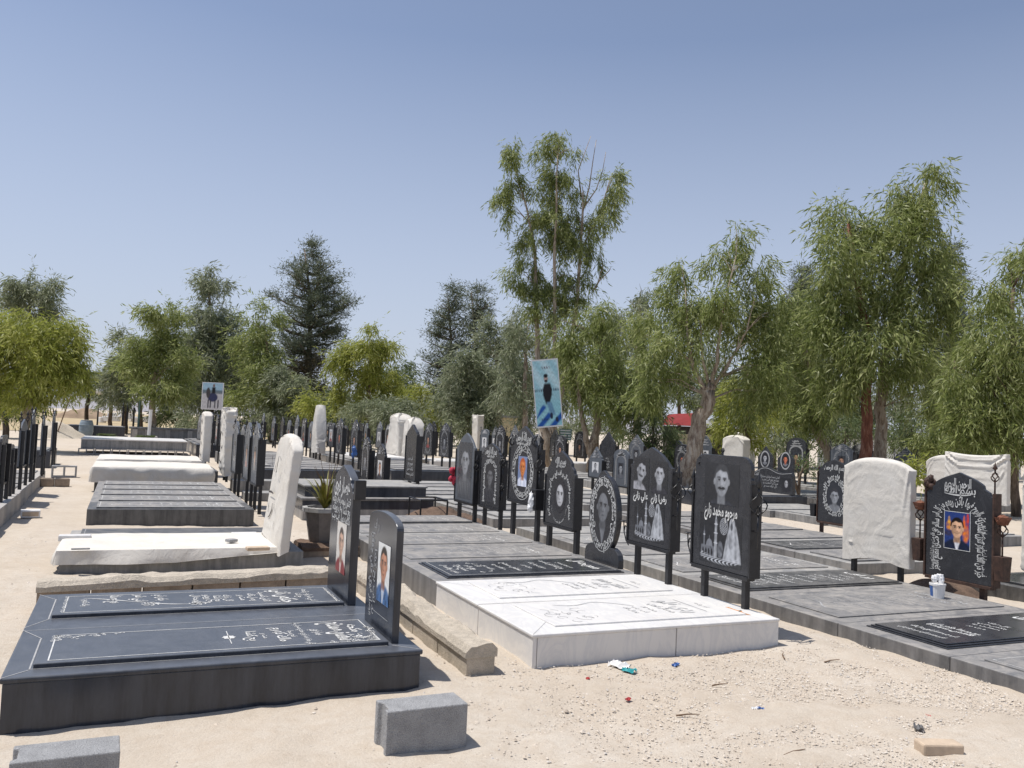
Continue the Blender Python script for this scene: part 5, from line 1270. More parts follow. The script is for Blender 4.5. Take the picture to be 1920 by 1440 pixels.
part('wall', MB().box(-1.7, 2.4, -1.0, 1.0, 0, .62), M['slate_pale'], t, bevel=.01); part('top', MB().box(-1.8, 2.5, -1.1, 1.1, .621, .70), M['slate'], t, bevel=.01)
for x in (-1.5, -.9, .1, 1.2): part('pillar', MB().box(x-.12, x+.12, -1.16, -1.005, 0, .60), M['grey_stone'], t, bevel=.01)
t = thing('pipe_post', 'white plastic pipe standing in a pale concrete foot', 'post', (1.0, 45.5, 0))
part('pipe', MB().tube([(0, 0, .3), (0, .02, 1.65)], .085, 8), M['pipe_white'], t); part('foot', MB().box(-.4, .4, -.4, .4, 0, .35), M['grey_stone'], t, bevel=.03)
t = thing('pole', 'thin green metal pole left of the white pipe', 'pole', (.55, 50, 0)); part('shaft', MB().tube([(0, 0, 0), (0, 0, 2.7)], .06, 8), M['pole_green'], t); part('bracket', MB().box(-.16, .16, -.03, .03, 2.3, 2.45), M['pole_green'], t)
for i, (x, lb) in enumerate(((-.75, 'dark trough planter at the left behind the light grey grave'), (.75, 'dark trough planter at the right behind the light grey grave'))):
    t = thing('planter', lb, 'planter', (x, 40, 0), 0); part('trough', MB().taper(-.42, .42, -.18, .18, .1, .38, 1.1), M['iron_worn'], t, bevel=.01)
    mb = MB()
    for j in range(30): q = R.uniform(0, 6.28); mb.add([(R.uniform(-.4, .4), 0, .36)]+[(R.uniform(-.45, .45), R.uniform(-.1, .1), R.uniform(.42, .55)) for _ in range(2)], [(0, 1, 2)])
    part('seedlings', mb, M['leaf_dark'], t)
for i, x in enumerate((-.3, -.05, .35)): bgstone('thin dark stele, %s of three in front of the straw field' % ('left', 'middle', 'right')[i], x, 60+i, .5, 0, .3, 1.8, 2.05, 'arch', 'plain', fin=False, seed=i)
heap('earth_bank', 'reddish earth bank across the straw field', 'earth bank', -6.5, 150, 5, 3, 1.6, 'soil_red', 12)
for i in range(9):
    brickmesh('rubble_stone', 'white rubble block on the straw field behind the lamp, %s' % (['leftmost', 'second', 'third', 'fourth', 'fifth', 'sixth', 'seventh', 'eighth', 'rightmost'][i]+' of the heap'), 'stone', -2.6+.55*i+R.uniform(-.2, .2), 105+R.uniform(-2, 2), R.uniform(.2, .9)*(1-abs(i-4)/7), .9, .7, .6, R.uniform(0, 3), 'marble', .06)
# poster on the trunk, rider poster, kiosk
def poster(name, label, px, d, fn, nx, ny, bg, posts=True, roll=0.0):
    (x0, y0), (x1, y1) = px
    c = at_depth((x0+x1)/2, (y0+y1)/2, d); w = (x1-x0)/F_PX*d; hgt = (y1-y0)/F_PX*d
    yaw = math.atan2(FWD.y, FWD.x)-PI/2
    t = thing(name, label, 'poster', (c.x, c.y, 0), yaw)
    bd = bpy.data.objects.new('board', mesh_from('board', *(lambda m: (m.V, m.F))(MB().box(-w/2, w/2, 0, .05, -hgt/2, hgt/2)), M['white_plastic'])); COL.objects.link(bd); bd.parent = t
    bd.location = (0, 0, c.z); bd.rotation_euler = (0, roll, 0)
    picture('print', w*.93, hgt*.96, nx, ny, fn, 0, -hgt*.48, -.003, 'art', bd, bg=bg)
    if posts:
        for q in (-1, 1): part('post', MB().tube([(q*w*.4, .09, 0), (q*w*.4, .09, c.z+hgt*.4)], .025, 6), M['iron'], t)
    return t
def f_blue(img, U, V):
    w, H = U.max(), V.max(); X, Y = U/w, V/H
    put(img, np.clip(.5+.5*np.sin(9*(X*.6+Y*1.7)), 0, 1)*.8*(Y > .55), lin((205, 232, 236))); put(img, soft(Y-.38, .1)*.8, lin((150, 205, 215)))
    put(img, soft(Y-.22+.1*np.sin(X*4), .05)*np.clip(.5+.9*np.sin(X*6-Y*30), 0, 1), lin((28, 86, 165))); put(img, soft(np.abs(Y-.545)-.02, .02)*np.clip(.5+np.sin(X*37), 0, 1), lin((70, 80, 95)))
    put(img, soft(np.abs(X-.02-.25*(Y-.5))-.36*np.clip(1.2-np.abs(Y-.52)*4.2, 0, 1), .1)*soft(np.abs(Y-.49)-.16, .04), lin((22, 20, 26)))
    put(img, el(X, Y, -.02, .72, .16, .058, .2), lin((185, 160, 150))); put(img, el(X, Y, -.02, .765, .17, .03, .3), lin((25, 24, 28))); put(img, el(X, Y, -.02, .685, .13, .02, .3), lin((45, 40, 42)))
    put(img, soft(np.abs(X-.1-1.2*(.36-Y))-.20, .1)*soft(np.abs(Y-.26)-.1, .03), lin((108, 150, 178))); put(img, el(X, Y, .2, .15, .12, .05, .3), lin((35, 45, 70))); put(img, el(X, Y, .62, .09, .12, .04, .3), lin((35, 45, 70)))
    put(img, soft(np.abs(X+.35)-.35, .2)*soft(np.abs(Y-.1)-.015, .02)*np.clip(np.sin(X*40)+.6, 0, 1), lin((20, 25, 45))); put(img, soft(np.abs(X-.02)-.3, .2)*soft(np.abs(Y-.89)-.018, .02)*np.clip(np.sin(X*33+Y*60)+.4, 0, 1), lin((90, 50, 60)))
poster('blue_poster', 'tall tilted blue poster of a seated man in black, hung on a tree trunk', ((1001, 673), (1051, 801)), 25, f_blue, 30, 70, (160, 205, 214), posts=False, roll=-.125)
def f_rider(img, U, V):
    w, H = U.max(), V.max(); X, Y = U/w, V/H
    put(img, soft(Y-.62, .1), lin((196, 192, 190))); put(img, soft(np.abs(Y-.66)-.07, .05)*.7, lin((70, 72, 70)))
    put(img, el(X, Y, .05, .45, .5, .17, .2), lin((52, 56, 88))); put(img, el(X, Y, -.42, .62, .2, .2, .2), lin((70, 66, 66))); put(img, soft(np.abs(X-.12)-.17, .1)*soft(np.abs(Y-.72)-.12, .05), lin((20, 20, 24)))
    put(img, el(X, Y, .12, .90, .11, .06, .2), lin((120, 90, 80)))
    for q in (-.38, -.15, .3, .62): put(img, soft(np.abs(X-q)-.06, .06)*soft(np.abs(Y-.2)-.16, .05), lin((50, 48, 52)))
poster('rider_poster', 'poster of a rider on a horse above the crumpled covered headstone', ((378, 717), (418, 768)), 27, f_rider, 26, 34, (160, 190, 205))
c = at_depth(1300, 830, 40)
t = thing('kiosk', 'dark kiosk with a red sheet roof behind the trees', 'kiosk', (c.x, c.y, 0), math.atan2(FWD.y, FWD.x)-PI/2)
part('wall', MB().box(-1.3, 2.2, -.8, .8, 0, 1.95), M['dark_wall'], t, bevel=.02); part('counter', MB().box(-1.35, 1.2, -1.0, -.81, .95, 1.05), M['rust'], t)
part('window', MB().box(-.9, .9, -.82, -.801, 1.1, 1.6), M['cream'], t); 
part('roof', MB().add([(-1.4, -1.1, 1.99), (.35, -1.1, 1.99), (.35, 1.0, 2.0), (-1.4, 1.0, 2.0), (-1.2, 0, 2.5), (0, 0, 2.6)], [(0, 1, 5, 4), (1, 2, 5), (2, 3, 4, 5), (3, 0, 4), (0, 3, 2, 1)]), M['roof_red'], t)
part('canopy', MB().box(.9, 2.4, -1.5, .9, 2.25, 2.31), M['slate_pale'], t)
for x in (.95, 2.3): part('canopy_post', MB().tube([(x, -1.4, 0), (x, -1.4, 2.25)], .04, 6), M['iron'], t)
c = at_depth(930, 806, 50)
t = thing('hut', 'small cream hut with a dark window behind the far headstones', 'hut', (c.x, c.y, 0), math.atan2(FWD.y, FWD.x)-PI/2)
part('wall', MB().box(-1.3, 1.5, -1, 1, 0, 2.1), M['cream'], t, bevel=.02); part('window', MB().box(-.25, .35, -1.02, -1.001, 1.0, 1.7), M['dark_wall'], t); part('roof', MB().box(-1.5, 1.7, -1.2, 1.2, 2.101, 2.22), M['slate_pale'], t)
c = at_depth(1720, 835, 46)
t = thing('white_building', 'low white building with a dark opening glimpsed between the right trunks', 'building', (c.x, c.y, 0), math.atan2(FWD.y, FWD.x)-PI/2)
part('wall', MB().box(-5, 5, -1, 1, 0, 1.75), M['pipe_white'], t); part('opening', MB().box(-1, 1.4, -1.03, -1.001, .55, 1.6), M['dark_wall'], t); part('roof', MB().box(-5.2, 5.2, -1.2, 1.2, 1.751, 1.88), M['slate'], t)
c = at_depth(1060, 818, 33)
t = thing('notice_sign', 'small lined notice sign on a post beside the poster trunk', 'sign', (c.x, c.y, 0), math.atan2(FWD.y, FWD.x)-PI/2)
part('post', MB().tube([(0, .03, 0), (0, .03, c.z+.1)], .025, 6), M['iron'], t); part('board', MB().box(-.24, .24, 0, .02, c.z-.15, c.z+.28), M['pole_green'], t)
k = Ink(lambda s_, z_: (s_, -.002, z_))
for j in range(4): k.rect(-.2, .2, c.z-.1+.1*j, c.z-.06+.1*j)
k.done('lines', M['engrave'], t)
# ================================================================== TREES
def tufts(clumps, lpx, wpx, d, overlap, droop, out=.35, shell=2.4, k=7, ntuft=16, spread=.34, jitter=.8, rng=None):
    """clumps: list of (centre, (rx,ry,rz), area_px) -> loose leaf quads (n,4,3)"""
    g = rng; lpx *= 1.0; wpx *= .74; overlap *= 1.42; droop *= .8; spread *= .72; L, W = lpx/F_PX*d, wpx/F_PX*d; res = []
    for c, r, area in clumps:
        ns = max(6, int(overlap*area/(lpx*wpx*.5)/k)); nt_ = max(5, int(ntuft*.72*min(2.2, max(.5, area/7000))))
        dr = g.normal(0, 1, (nt_, 3)); dr /= np.linalg.norm(dr, axis=1, keepdims=True)
        rad = g.random(nt_)**(1/shell)
        T = dr*rad[:, None]                      # tuft centres in unit ball
        w = np.clip(g.random(nt_)+.25, .25, 1.25); idx = g.choice(nt_, ns, p=w/w.sum())
        p = T[idx]+g.normal(0, spread*.6, (ns, 3))
        p0 = np.array(c)+p*np.array(r)
        od = T[idx]+g.normal(0, .45, (ns, 3)); od[:, 2] *= .5
        tan = od*out+np.array([0, 0, -droop])*(.5+g.random((ns, 1)))+g.normal(0, .22, (ns, 3))
        tan /= np.linalg.norm(tan, axis=1, keepdims=True)
        SL = L*(1.2+2.2*g.random((ns, 1, 1)))
        u = np.linspace(0, 1, k)[None, :, None]
        up0 = np.array([0, 0, 1.0])[None, None]
        P = p0[:, None]+tan[:, None]*SL*u+od[:, None]*(SL*.25)*(u-u*u)+g.normal(0, L*.12, (ns, k, 3))
        D = tan[:, None]*.8+od[:, None]*.35+g.normal(0, jitter*.62, (ns, k, 3))+np.array([0, 0, -droop*.35])
        D /= np.linalg.norm(D, axis=2, keepdims=True)
        Wd = np.cross(D, g.normal(0, 1, (ns, k, 3))); Wd /= np.maximum(np.linalg.norm(Wd, axis=2, keepdims=True), 1e-6)
        sc = (.45+.85*g.random((ns, k, 1)))
        l_, w_ = L*sc, W*sc*.5
        a = P; b = P+D*l_*.45+Wd*w_; e = P+D*l_+np.array([0, 0, -.08])*l_*droop; f = P+D*l_*.45-Wd*w_
        res.append(np.stack([a, b, e, f], 2).reshape(-1, 4, 3))
    return np.concatenate(res)
TREES = []
def tree(label, name, d, trunks, clumps, leaf='leaf_euc', bark='bark_pale', lpx=11, wpx=2.6, overlap=2.6, droop=.8, limbs=True, deep=.9, group=None, seed=1, cat='tree', ntuft=22, spread=.46, bare=(), trunk_bark=None, jitter=.8, shell=2.4, out=.35):
    """silhouette taken off the photograph, built as a volume at its own distance d"""
    g = np.random.default_rng(seed); rr = random.Random(seed)
    b0 = at_depth(trunks[0][0][0], 800, d); base = Vector((b0.x, b0.y, 0))
    t = thing(name, label, cat, base, 0, group)
    nodes = []; mbs = []
    for tr in trunks:
        off = 0 if not nodes else rr.uniform(-.5, .5)
        pts, rs = [], []
        for i, (x, y, r) in enumerate(tr):
            p = at_depth(x, y, d+off*min(1, i*.5)); 
            if i == 0 and y > 790 and tr is trunks[0]: p.z = -.1
            pts.append(p-base); rs.append(r/F_PX*d)
        # subdivide with a little waviness
        P2, R2 = [], []
        for i in range(len(pts)-1):
            for q in range(4):
                u = q/4; j = .35*rs[i]*(1 if q else 0)
                P2.append(pts[i].lerp(pts[i+1], u)+Vector((rr.uniform(-j, j), rr.uniform(-j, j), 0))); R2.append(rs[i]*(1-u)+rs[i+1]*u)
        P2.append(pts[-1]); R2.append(rs[-1]); nodes += list(zip(P2, R2))
        mbs.append((P2, R2))
    mb = MB()
    for i, (P2, R2) in enumerate(mbs):
        if trunk_bark and i == 0:
            m1 = MB(); m1.tube(P2, R2, 8); part('trunk', m1, M[trunk_bark], t, smooth=True)
        else: mb.tube(P2, R2, 8)
    C3 = []
    for (x, y, rx, ry) in clumps:
        w = rx/F_PX*d; p = at_depth(x, y, d+rr.uniform(-1, 1)*w*deep); hgt = ry/F_PX*d
        C3.append((np.array(p-base), (w, w*.95, hgt), PI*rx*ry))
        if limbs:
            lo = [n for n in nodes if n[0].z < p.z-.25*hgt] or nodes[:2]
            st = min(lo, key=lambda n: (n[0]-(p-base)).length+max(0, .5*(p.z-n[0].z)*.2))
            for q in range(2):
                e = p-base+Vector((rr.uniform(-.5, .5)*w, rr.uniform(-.5, .5)*w, rr.uniform(-.1, .7)*hgt)); a = st[0]
                m_ = a.lerp(e, .5)+Vector((rr.uniform(-.15, .15)*w, rr.uniform(-.15, .15)*w, .12*(e-a).length)); r0 = min(st[1]*.6, .012+.007*(e-a).length)
                mb.tube([a, a.lerp(m_, .5)*.5+m_*.25+a*.25, m_, m_.lerp(e, .6), e], [r0, r0*.85, r0*.65, r0*.4, r0*.15], 5)
    for bx in bare:
        pts = [at_depth(x, y, d)-base for x, y, _ in bx]; mb.tube(pts, [r/F_PX*d for _, _, r in bx], 4)
    part('trunk', mb, M[bark], t, smooth=True)
    V = tufts(C3, lpx, wpx, d, overlap, droop, rng=g, ntuft=ntuft, spread=spread, jitter=jitter, shell=shell, out=out)
    quads('crown', V, M[leaf], t)
    t['leaves'] = len(V); del t['leaves']; TREES.append(len(V))
    return t
# big eucalyptus at the right
tree('tall weeping eucalyptus with one red and one grey trunk, behind the broad cover', 'eucalyptus_tree', 24,
     [[(1622, 940, 12), (1622, 860, 11), (1624, 760, 10), (1628, 640, 7), (1605, 520, 5), (1590, 420, 3)], [(1650, 935, 13), (1650, 850, 12), (1654, 740, 10), (1668, 620, 8), (1700, 480, 5), (1738, 340, 3)]],
     [(1585, 420, 52, 52), (1562, 480, 46, 70), (1600, 510, 62, 80), (1575, 570, 55, 60), (1690, 375, 45, 45), (1735, 350, 40, 50), (1752, 312, 26, 24), (1690, 440, 60, 60), (1745, 440, 42, 70), (1770, 510, 34, 55), (1720, 540, 62, 70), (1650, 560, 70, 70), (1640, 640, 95, 60), (1570, 645, 50, 45), (1720, 640, 70, 50), (1590, 690, 60, 36), (1700, 690, 64, 36), (1755, 620, 35, 60), (1655, 480, 40, 50), (1545, 735, 36, 45), (1745, 760, 40, 35), (1540, 600, 30, 50), (1785, 570, 22, 45), (1640, 430, 26, 30)],
     'leaf_euc', 'bark_pale', 14, 3.3, 3.0, .85, seed=3, trunk_bark='bark_red')
tree('yellow green eucalyptus cut by the right picture edge', 'eucalyptus_tree', 20, [[(1905, 960, 9), (1900, 860, 8), (1895, 700, 6), (1900, 540, 3)]],
     [(1900, 510, 50, 40), (1940, 480, 50, 40), (1850, 590, 38, 45), (1880, 640, 70, 70), (1840, 680, 50, 60), (1930, 640, 60, 90), (1870, 740, 75, 60), (1830, 780, 50, 40), (1910, 790, 70, 50), (1960, 720, 60, 80), (1850, 540, 28, 30), (1800, 720, 35, 60), (1790, 800, 40, 36), (1850, 825, 50, 30), (1910, 835, 50, 30)], 'leaf_euc', 'bark_brown', 15, 3.4, 3.0, .85, seed=4)
tree('pale trunked eucalyptus forking low, between the two-men and the moustached man headstones', 'eucalyptus_tree', 22.5,
     [[(1283, 930, 19), (1292, 870, 17), (1310, 800, 15), (1328, 735, 13), (1334, 718, 9)], [(1326, 742, 5), (1300, 690, 3.6), (1290, 640, 2.4), (1285, 540, 1)], [(1332, 728, 5), (1345, 680, 3.6), (1352, 600, 2.2), (1380, 480, .8)], [(1330, 730, 4), (1318, 680, 2.6), (1312, 600, 1)], [(1336, 725, 4), (1362, 690, 3), (1400, 620, 1.6), (1415, 560, .7)]],
     [(1275, 505, 30, 34), (1270, 560, 46, 45), (1310, 580, 52, 48), (1240, 600, 45, 45), (1285, 640, 60, 45), (1225, 660, 40, 50), (1385, 440, 34, 34), (1350, 480, 32, 34), (1410, 500, 32, 36), (1390, 550, 58, 45), (1430, 560, 25, 40), (1350, 570, 45, 45), (1360, 610, 75, 36), (1420, 640, 50, 55), (1425, 700, 46, 40), (1250, 710, 45, 40), (1440, 700, 40, 45), (1215, 720, 32, 40), (1410, 740, 36, 30), (1460, 610, 26, 50)],
     'leaf_euc', 'bark_pale', 13, 3.0, 2.7, .85, seed=5)
tree('yellowish low eucalyptus behind the moustached man headstone', 'eucalyptus_tree', 29, [[(1395, 900, 9), (1400, 820, 8), (1405, 700, 5)]], [(1400, 760, 52, 45), (1370, 790, 35, 35), (1440, 780, 45, 40), (1410, 720, 50, 35), (1385, 825, 40, 22)], 'leaf_yellow', 'bark_brown', 12, 2.8, 2.6, .7, seed=6)
tree('eucalyptus with a leaning bare trunk between the double headstone and the white cover', 'eucalyptus_tree', 27, [[(1570, 890, 9), (1552, 845, 9), (1528, 800, 9), (1522, 770, 7), (1515, 680, 5), (1490, 580, 3)]],
     [(1480, 560, 38, 45), (1460, 620, 40, 50), (1500, 640, 45, 60), (1470, 700, 50, 50), (1520, 710, 40, 50), (1500, 770, 40, 35), (1540, 780, 30, 40)], 'leaf_euc', 'bark_pale', 12, 2.8, 2.6, .8, seed=7)
for i, (x, y, rx, ry, lb, lf) in enumerate(((1500, 800, 45, 30, 'dark shrub filling the gap under the leaning trunk', 'leaf_dark'), (1585, 800, 40, 45, 'dark shrub behind the red brown trunk', 'leaf_dark'), (1710, 800, 40, 42, 'dark shrub between the grey trunk and the right edge tree', 'leaf_dark'), (1775, 805, 55, 45, 'shadowy shrub behind the V-fold drape', 'leaf_euc'), (1455, 815, 40, 28, 'olive shrub behind the double headstone', 'leaf_grey'))):
    tree(lb, 'shrub', 36, [[(x, 850, 4), (x, 800, 2)]], [(x, y, rx, ry), (x-rx*.6, y+ry*.4, rx*.6, ry*.6), (x+rx*.6, y+ry*.3, rx*.6, ry*.7)], lf, 'bark_dark', 10, 2.6, 2.4, .4, seed=20+i, cat='shrub')
# small plants among the graves
tree('yellow green bush peeping between the broad white cover and the brown framed headstone', 'bush', 18, [[(1745, 930, 3), (1745, 890, 2)]], [(1740, 885, 32, 26), (1715, 878, 18, 20), (1765, 900, 20, 20)], 'leaf_yellow', 'bark_brown', 11, 3, 2.0, .3, seed=31, cat='shrub')
tree('twiggy brown green shrub right of the double headstone', 'bush', 21, [[(1497, 935, 3), (1500, 890, 3), (1515, 860, 2)], [(1497, 925, 3), (1480, 870, 2)]], [(1500, 868, 35, 14), (1475, 880, 20, 14), (1525, 880, 20, 14)], 'leaf_dark', 'bark_brown', 8, 2.2, 1.3, .1, seed=32, cat='shrub', jitter=1.4)
tree('small yellow flowering plant behind the oval pair', 'bush', 26, [[(675, 860, 2), (675, 842, 1.5)]], [(675, 838, 9, 9)], 'leaf_yellow', 'bark_brown', 6, 2.4, 2.5, .1, seed=33, cat='shrub')
# tall sparse eucalyptus
c5 = [(962, 290, 22, 34), (949, 351, 26, 38), (952, 395, 12, 24), (1045, 262, 24, 20), (1022, 282, 22, 24), (1051, 325, 30, 30), (1051, 365, 28, 36), (1002, 348, 20, 14), (1007, 410, 32, 28), (1045, 416, 22, 32), (1072, 403, 14, 18), (1077, 284, 7, 20), (1089, 352, 7, 20), (1146, 341, 22, 24), (1158, 358, 14, 14), (1138, 372, 18, 24), (1140, 402, 16, 22), (1109, 420, 24, 22), (1091, 452, 20, 26), (987, 474, 20, 26), (972, 513, 24, 28), (1002, 512, 18, 34), (1051, 470, 16, 24), (1057, 513, 22, 20), (1063, 545, 20, 20), (1112, 482, 14, 28), (1100, 522, 10, 28), (1000, 570, 22, 20), (1030, 590, 26, 22), (1040, 540, 22, 30), (1018, 545, 20, 26), (1078, 575, 24, 26), (1055, 430, 18, 30), (1075, 460, 16, 30), (995, 440, 18, 22)]
tree('tallest thin crowned eucalyptus with bare twigs at the top, carrying the blue poster', 'eucalyptus_tree', 34,
     [[(1028, 862, 12), (1018, 800, 8), (1009, 690, 5), (1006, 560, 4), (1003, 470, 3), (990, 400, 2), (965, 310, 1)], [(1030, 840, 6), (1042, 760, 5), (1040, 600, 3.6), (1040, 460, 2.6), (1046, 290, 1)], [(1034, 830, 5), (1070, 650, 4), (1083, 560, 3.6), (1090, 440, 2.4), (1093, 360, 1.6)], [(1088, 470, 2), (1125, 400, 1.5), (1146, 330, .8)]],
     c5, 'leaf_euc', 'bark_pale', 9.5, 2.2, 3.6, 1.1, seed=8, ntuft=20, spread=.52, deep=.5,
     bare=[[(1092, 400, 2), (1105, 350, 1.3), (1112, 300, .8), (1118, 262, .5)], [(1094, 390, 2), (1118, 355, 1.3), (1130, 320, .8), (1136, 285, .5)], [(1090, 370, 1.6), (1084, 320, 1), (1108, 255, .5)], [(1112, 545, 2), (1125, 525, 1.3), (1142, 508, .8), (1146, 500, .5)], [(1118, 540, 1.5), (1130, 500, 1), (1126, 470, .6)]])
tree('broad weeping eucalyptus right of the blue poster', 'eucalyptus_tree', 31, [[(1110, 880, 8), (1108, 850, 8), (1120, 790, 7), (1125, 700, 5), (1130, 600, 3)], [(1105, 850, 6), (1095, 800, 5), (1080, 700, 3)]],
     [(1125, 585, 40, 30), (1090, 630, 45, 40), (1150, 630, 45, 45), (1110, 690, 55, 50), (1165, 690, 45, 60), (1080, 720, 30, 60), (1130, 750, 55, 35), (1185, 740, 35, 50), (1060, 620, 35, 40)], 'leaf_euc', 'bark_pale', 12, 2.7, 2.7, .9, seed=9)
tree('grey green eucalyptus rising behind the broad weeping one', 'eucalyptus_tree', 38, [[(1190, 860, 6), (1195, 700, 5), (1200, 560, 3)]], [(1210, 545, 26, 20), (1180, 580, 34, 26), (1215, 590, 30, 40), (1170, 620, 35, 30)], 'leaf_grey', 'bark_pale', 10, 2.4, 2.0, .9, seed=10)
tree('leafy eucalyptus left of the blue poster, crown under the tall one', 'eucalyptus_tree', 36, [[(985, 870, 6), (985, 780, 5), (985, 660, 3)]], [(985, 600, 35, 40), (965, 640, 30, 35), (975, 690, 38, 45), (985, 750, 40, 40), (950, 720, 25, 45), (1030, 640, 30, 40)], 'leaf_grey', 'bark_pale', 10, 2.4, 2.4, .9, seed=11)
tree('dense shaggy dark green conifer-like bush behind the two-men headstone', 'cypress_bush', 30, [[(1225, 890, 5), (1225, 820, 4)]], [(1225, 780, 28, 40), (1235, 820, 38, 30), (1215, 745, 20, 35), (1245, 845, 30, 20)], 'leaf_dark', 'bark_dark', 10, 2.4, 3.4, .7, seed=12, cat='shrub')
# middle distance
mid_trees = [
 ('weeping yellow green eucalyptus in the centre left, lower than the dark pine', 48, [[(690, 850, 4), (692, 740, 4), (695, 640, 2.5)]], [(660, 655, 26, 34), (700, 640, 34, 28), (715, 680, 25, 45), (640, 690, 24, 38), (690, 720, 35, 40), (655, 740, 26, 40), (725, 660, 14, 30)], 'leaf_yellow', 'bark_brown'),
 ('low yellow green tree between the weeping one and the twin pines', 50, [[(790, 850, 3.5), (785, 760, 2.5)]], [(775, 735, 32, 22), (800, 760, 30, 30), (760, 765, 25, 25)], 'leaf_yellow', 'bark_brown'),
 ('dark rounded tree just behind the low yellow green one', 60, [[(745, 850, 4), (745, 740, 2.5)]], [(745, 695, 28, 20), (730, 715, 25, 25), (755, 725, 25, 25)], 'leaf_dark', 'bark_dark'),
 ('round grey green tree left of the poster', 40, [[(880, 860, 6), (880, 760, 4), (880, 690, 2.5)]], [(860, 700, 38, 34), (900, 700, 36, 38), (880, 740, 55, 40), (845, 750, 34, 40), (915, 760, 36, 40), (885, 790, 50, 25)], 'leaf_grey', 'bark_pale'),
 ('pale feathery tree behind the round grey green one', 46, [[(935, 860, 5), (935, 720, 4), (930, 640, 2)]], [(930, 625, 30, 28), (915, 660, 30, 30), (945, 660, 25, 40), (940, 710, 30, 35)], 'leaf_grey', 'bark_pale'),
 ('bushy dark green tree low in the centre', 43, [[(725, 860, 4), (725, 780, 3)]], [(715, 765, 40, 28), (750, 770, 35, 28), (690, 780, 30, 25), (780, 785, 35, 22)], 'leaf_grey', 'bark_dark'),
 ('small bright yellow green bush tree above the white cone', 42, [[(583, 850, 3), (583, 760, 2)]], [(582, 745, 18, 16), (590, 765, 14, 20), (572, 755, 10, 14)], 'leaf_yellow', 'bark_brown'),
 ('slim green tree right of the rider poster', 52, [[(508, 850, 4), (507, 740, 4), (500, 640, 2.5)]], [(480, 600, 30, 32), (470, 650, 34, 40), (500, 680, 30, 40), (475, 720, 40, 40), (520, 720, 30, 35)], 'leaf_euc', 'bark_brown'),
 ('grey green tree in front of the big pine', 50, [[(545, 850, 4), (545, 750, 3)]], [(530, 700, 26, 35), (550, 735, 30, 30), (530, 765, 34, 25), (565, 770, 28, 22), (515, 745, 30, 30)], 'leaf_grey', 'bark_brown'),
 ('tall tree with a thin pale top behind the rider poster', 56, [[(395, 840, 5), (395, 700, 4), (393, 540, 2)]], [(375, 522, 14, 14), (400, 515, 16, 14), (418, 530, 12, 14), (392, 545, 24, 18), (395, 585, 34, 30), (380, 620, 38, 36), (415, 630, 32, 40), (375, 680, 40, 40), (415, 690, 40, 40), (350, 640, 22, 40), (390, 730, 50, 34), (440, 650, 22, 50)], 'leaf_grey', 'bark_brown'),
 ('dark tree on the left with a pale orange trunk', 46, [[(286, 838, 7), (285, 780, 6), (290, 720, 5), (300, 620, 3)]], [(300, 590, 34, 24), (280, 620, 30, 34), (320, 620, 26, 40), (300, 670, 46, 36), (270, 690, 34, 36), (325, 690, 30, 40), (300, 725, 40, 18)], 'leaf_euc', 'bark_pale'),
 ('grey green tree left of the dark one, beside the gap of sky', 58, [[(235, 820, 4), (234, 760, 4), (236, 680, 2.5)]], [(240, 640, 22, 22), (225, 670, 24, 34), (250, 690, 28, 40), (225, 725, 26, 28)], 'leaf_grey', 'bark_brown'),
 ('small dark tree with an open crown in the gap at the left', 62, [[(162, 798, 4), (163, 760, 3.5), (170, 720, 2.5)]], [(165, 695, 26, 14), (185, 705, 22, 18), (150, 725, 20, 20), (180, 730, 24, 20), (200, 720, 12, 28)], 'leaf_dark', 'bark_dark'),
 ('yellow green round eucalyptus at the left picture edge', 30, [[(48, 850, 9), (50, 780, 8), (58, 700, 5)]], [(60, 615, 50, 34), (110, 625, 34, 32), (20, 640, 40, 40), (70, 660, 60, 45), (130, 665, 34, 44), (30, 690, 45, 45), (90, 705, 50, 36), (140, 700, 22, 36), (60, 735, 50, 22), (-15, 680, 30, 60)], 'leaf_yellow', 'bark_pale'),
 ('grey tall eucalyptus behind the round yellow green one', 50, [[(55, 850, 5), (58, 700, 4), (55, 540, 2)]], [(50, 520, 24, 20), (35, 545, 30, 22), (90, 540, 22, 26), (60, 570, 48, 26), (15, 580, 22, 30), (95, 575, 18, 22)], 'leaf_grey', 'bark_brown'),
 ('dark shadowed tree low at the left edge', 40, [[(10, 830, 6), (8, 740, 4)]], [(8, 725, 30, 30), (15, 755, 36, 24), (45, 765, 20, 14)], 'leaf_dark', 'bark_dark'),
]
for i, (lb, d, tr, cl, lf, bk) in enumerate(mid_trees):
    k_ = 1 if d < 35 else .82
    if 'open crown' not in lb: cl = [(x, y, rx*1.16, ry*1.14) for x, y, rx, ry in cl]
    tree(lb, 'tree', d, tr, cl, lf, bk, 12*k_, 2.9*k_, 3.9 if 'open crown' not in lb else 1.9, .8 if 'weeping' in lb or d < 35 else .55, seed=50+i, ntuft=18)
und = [(470, 790, 40, 16), (520, 792, 36, 16), (330, 770, 40, 30), (365, 790, 30, 20), (620, 790, 36, 24), (660, 795, 40, 20), (710, 800, 40, 18), (830, 795, 40, 26), (800, 800, 40, 20), (940, 790, 36, 26), (600, 770, 26, 40), (1060, 800, 36, 24), (1160, 800, 40, 22)]
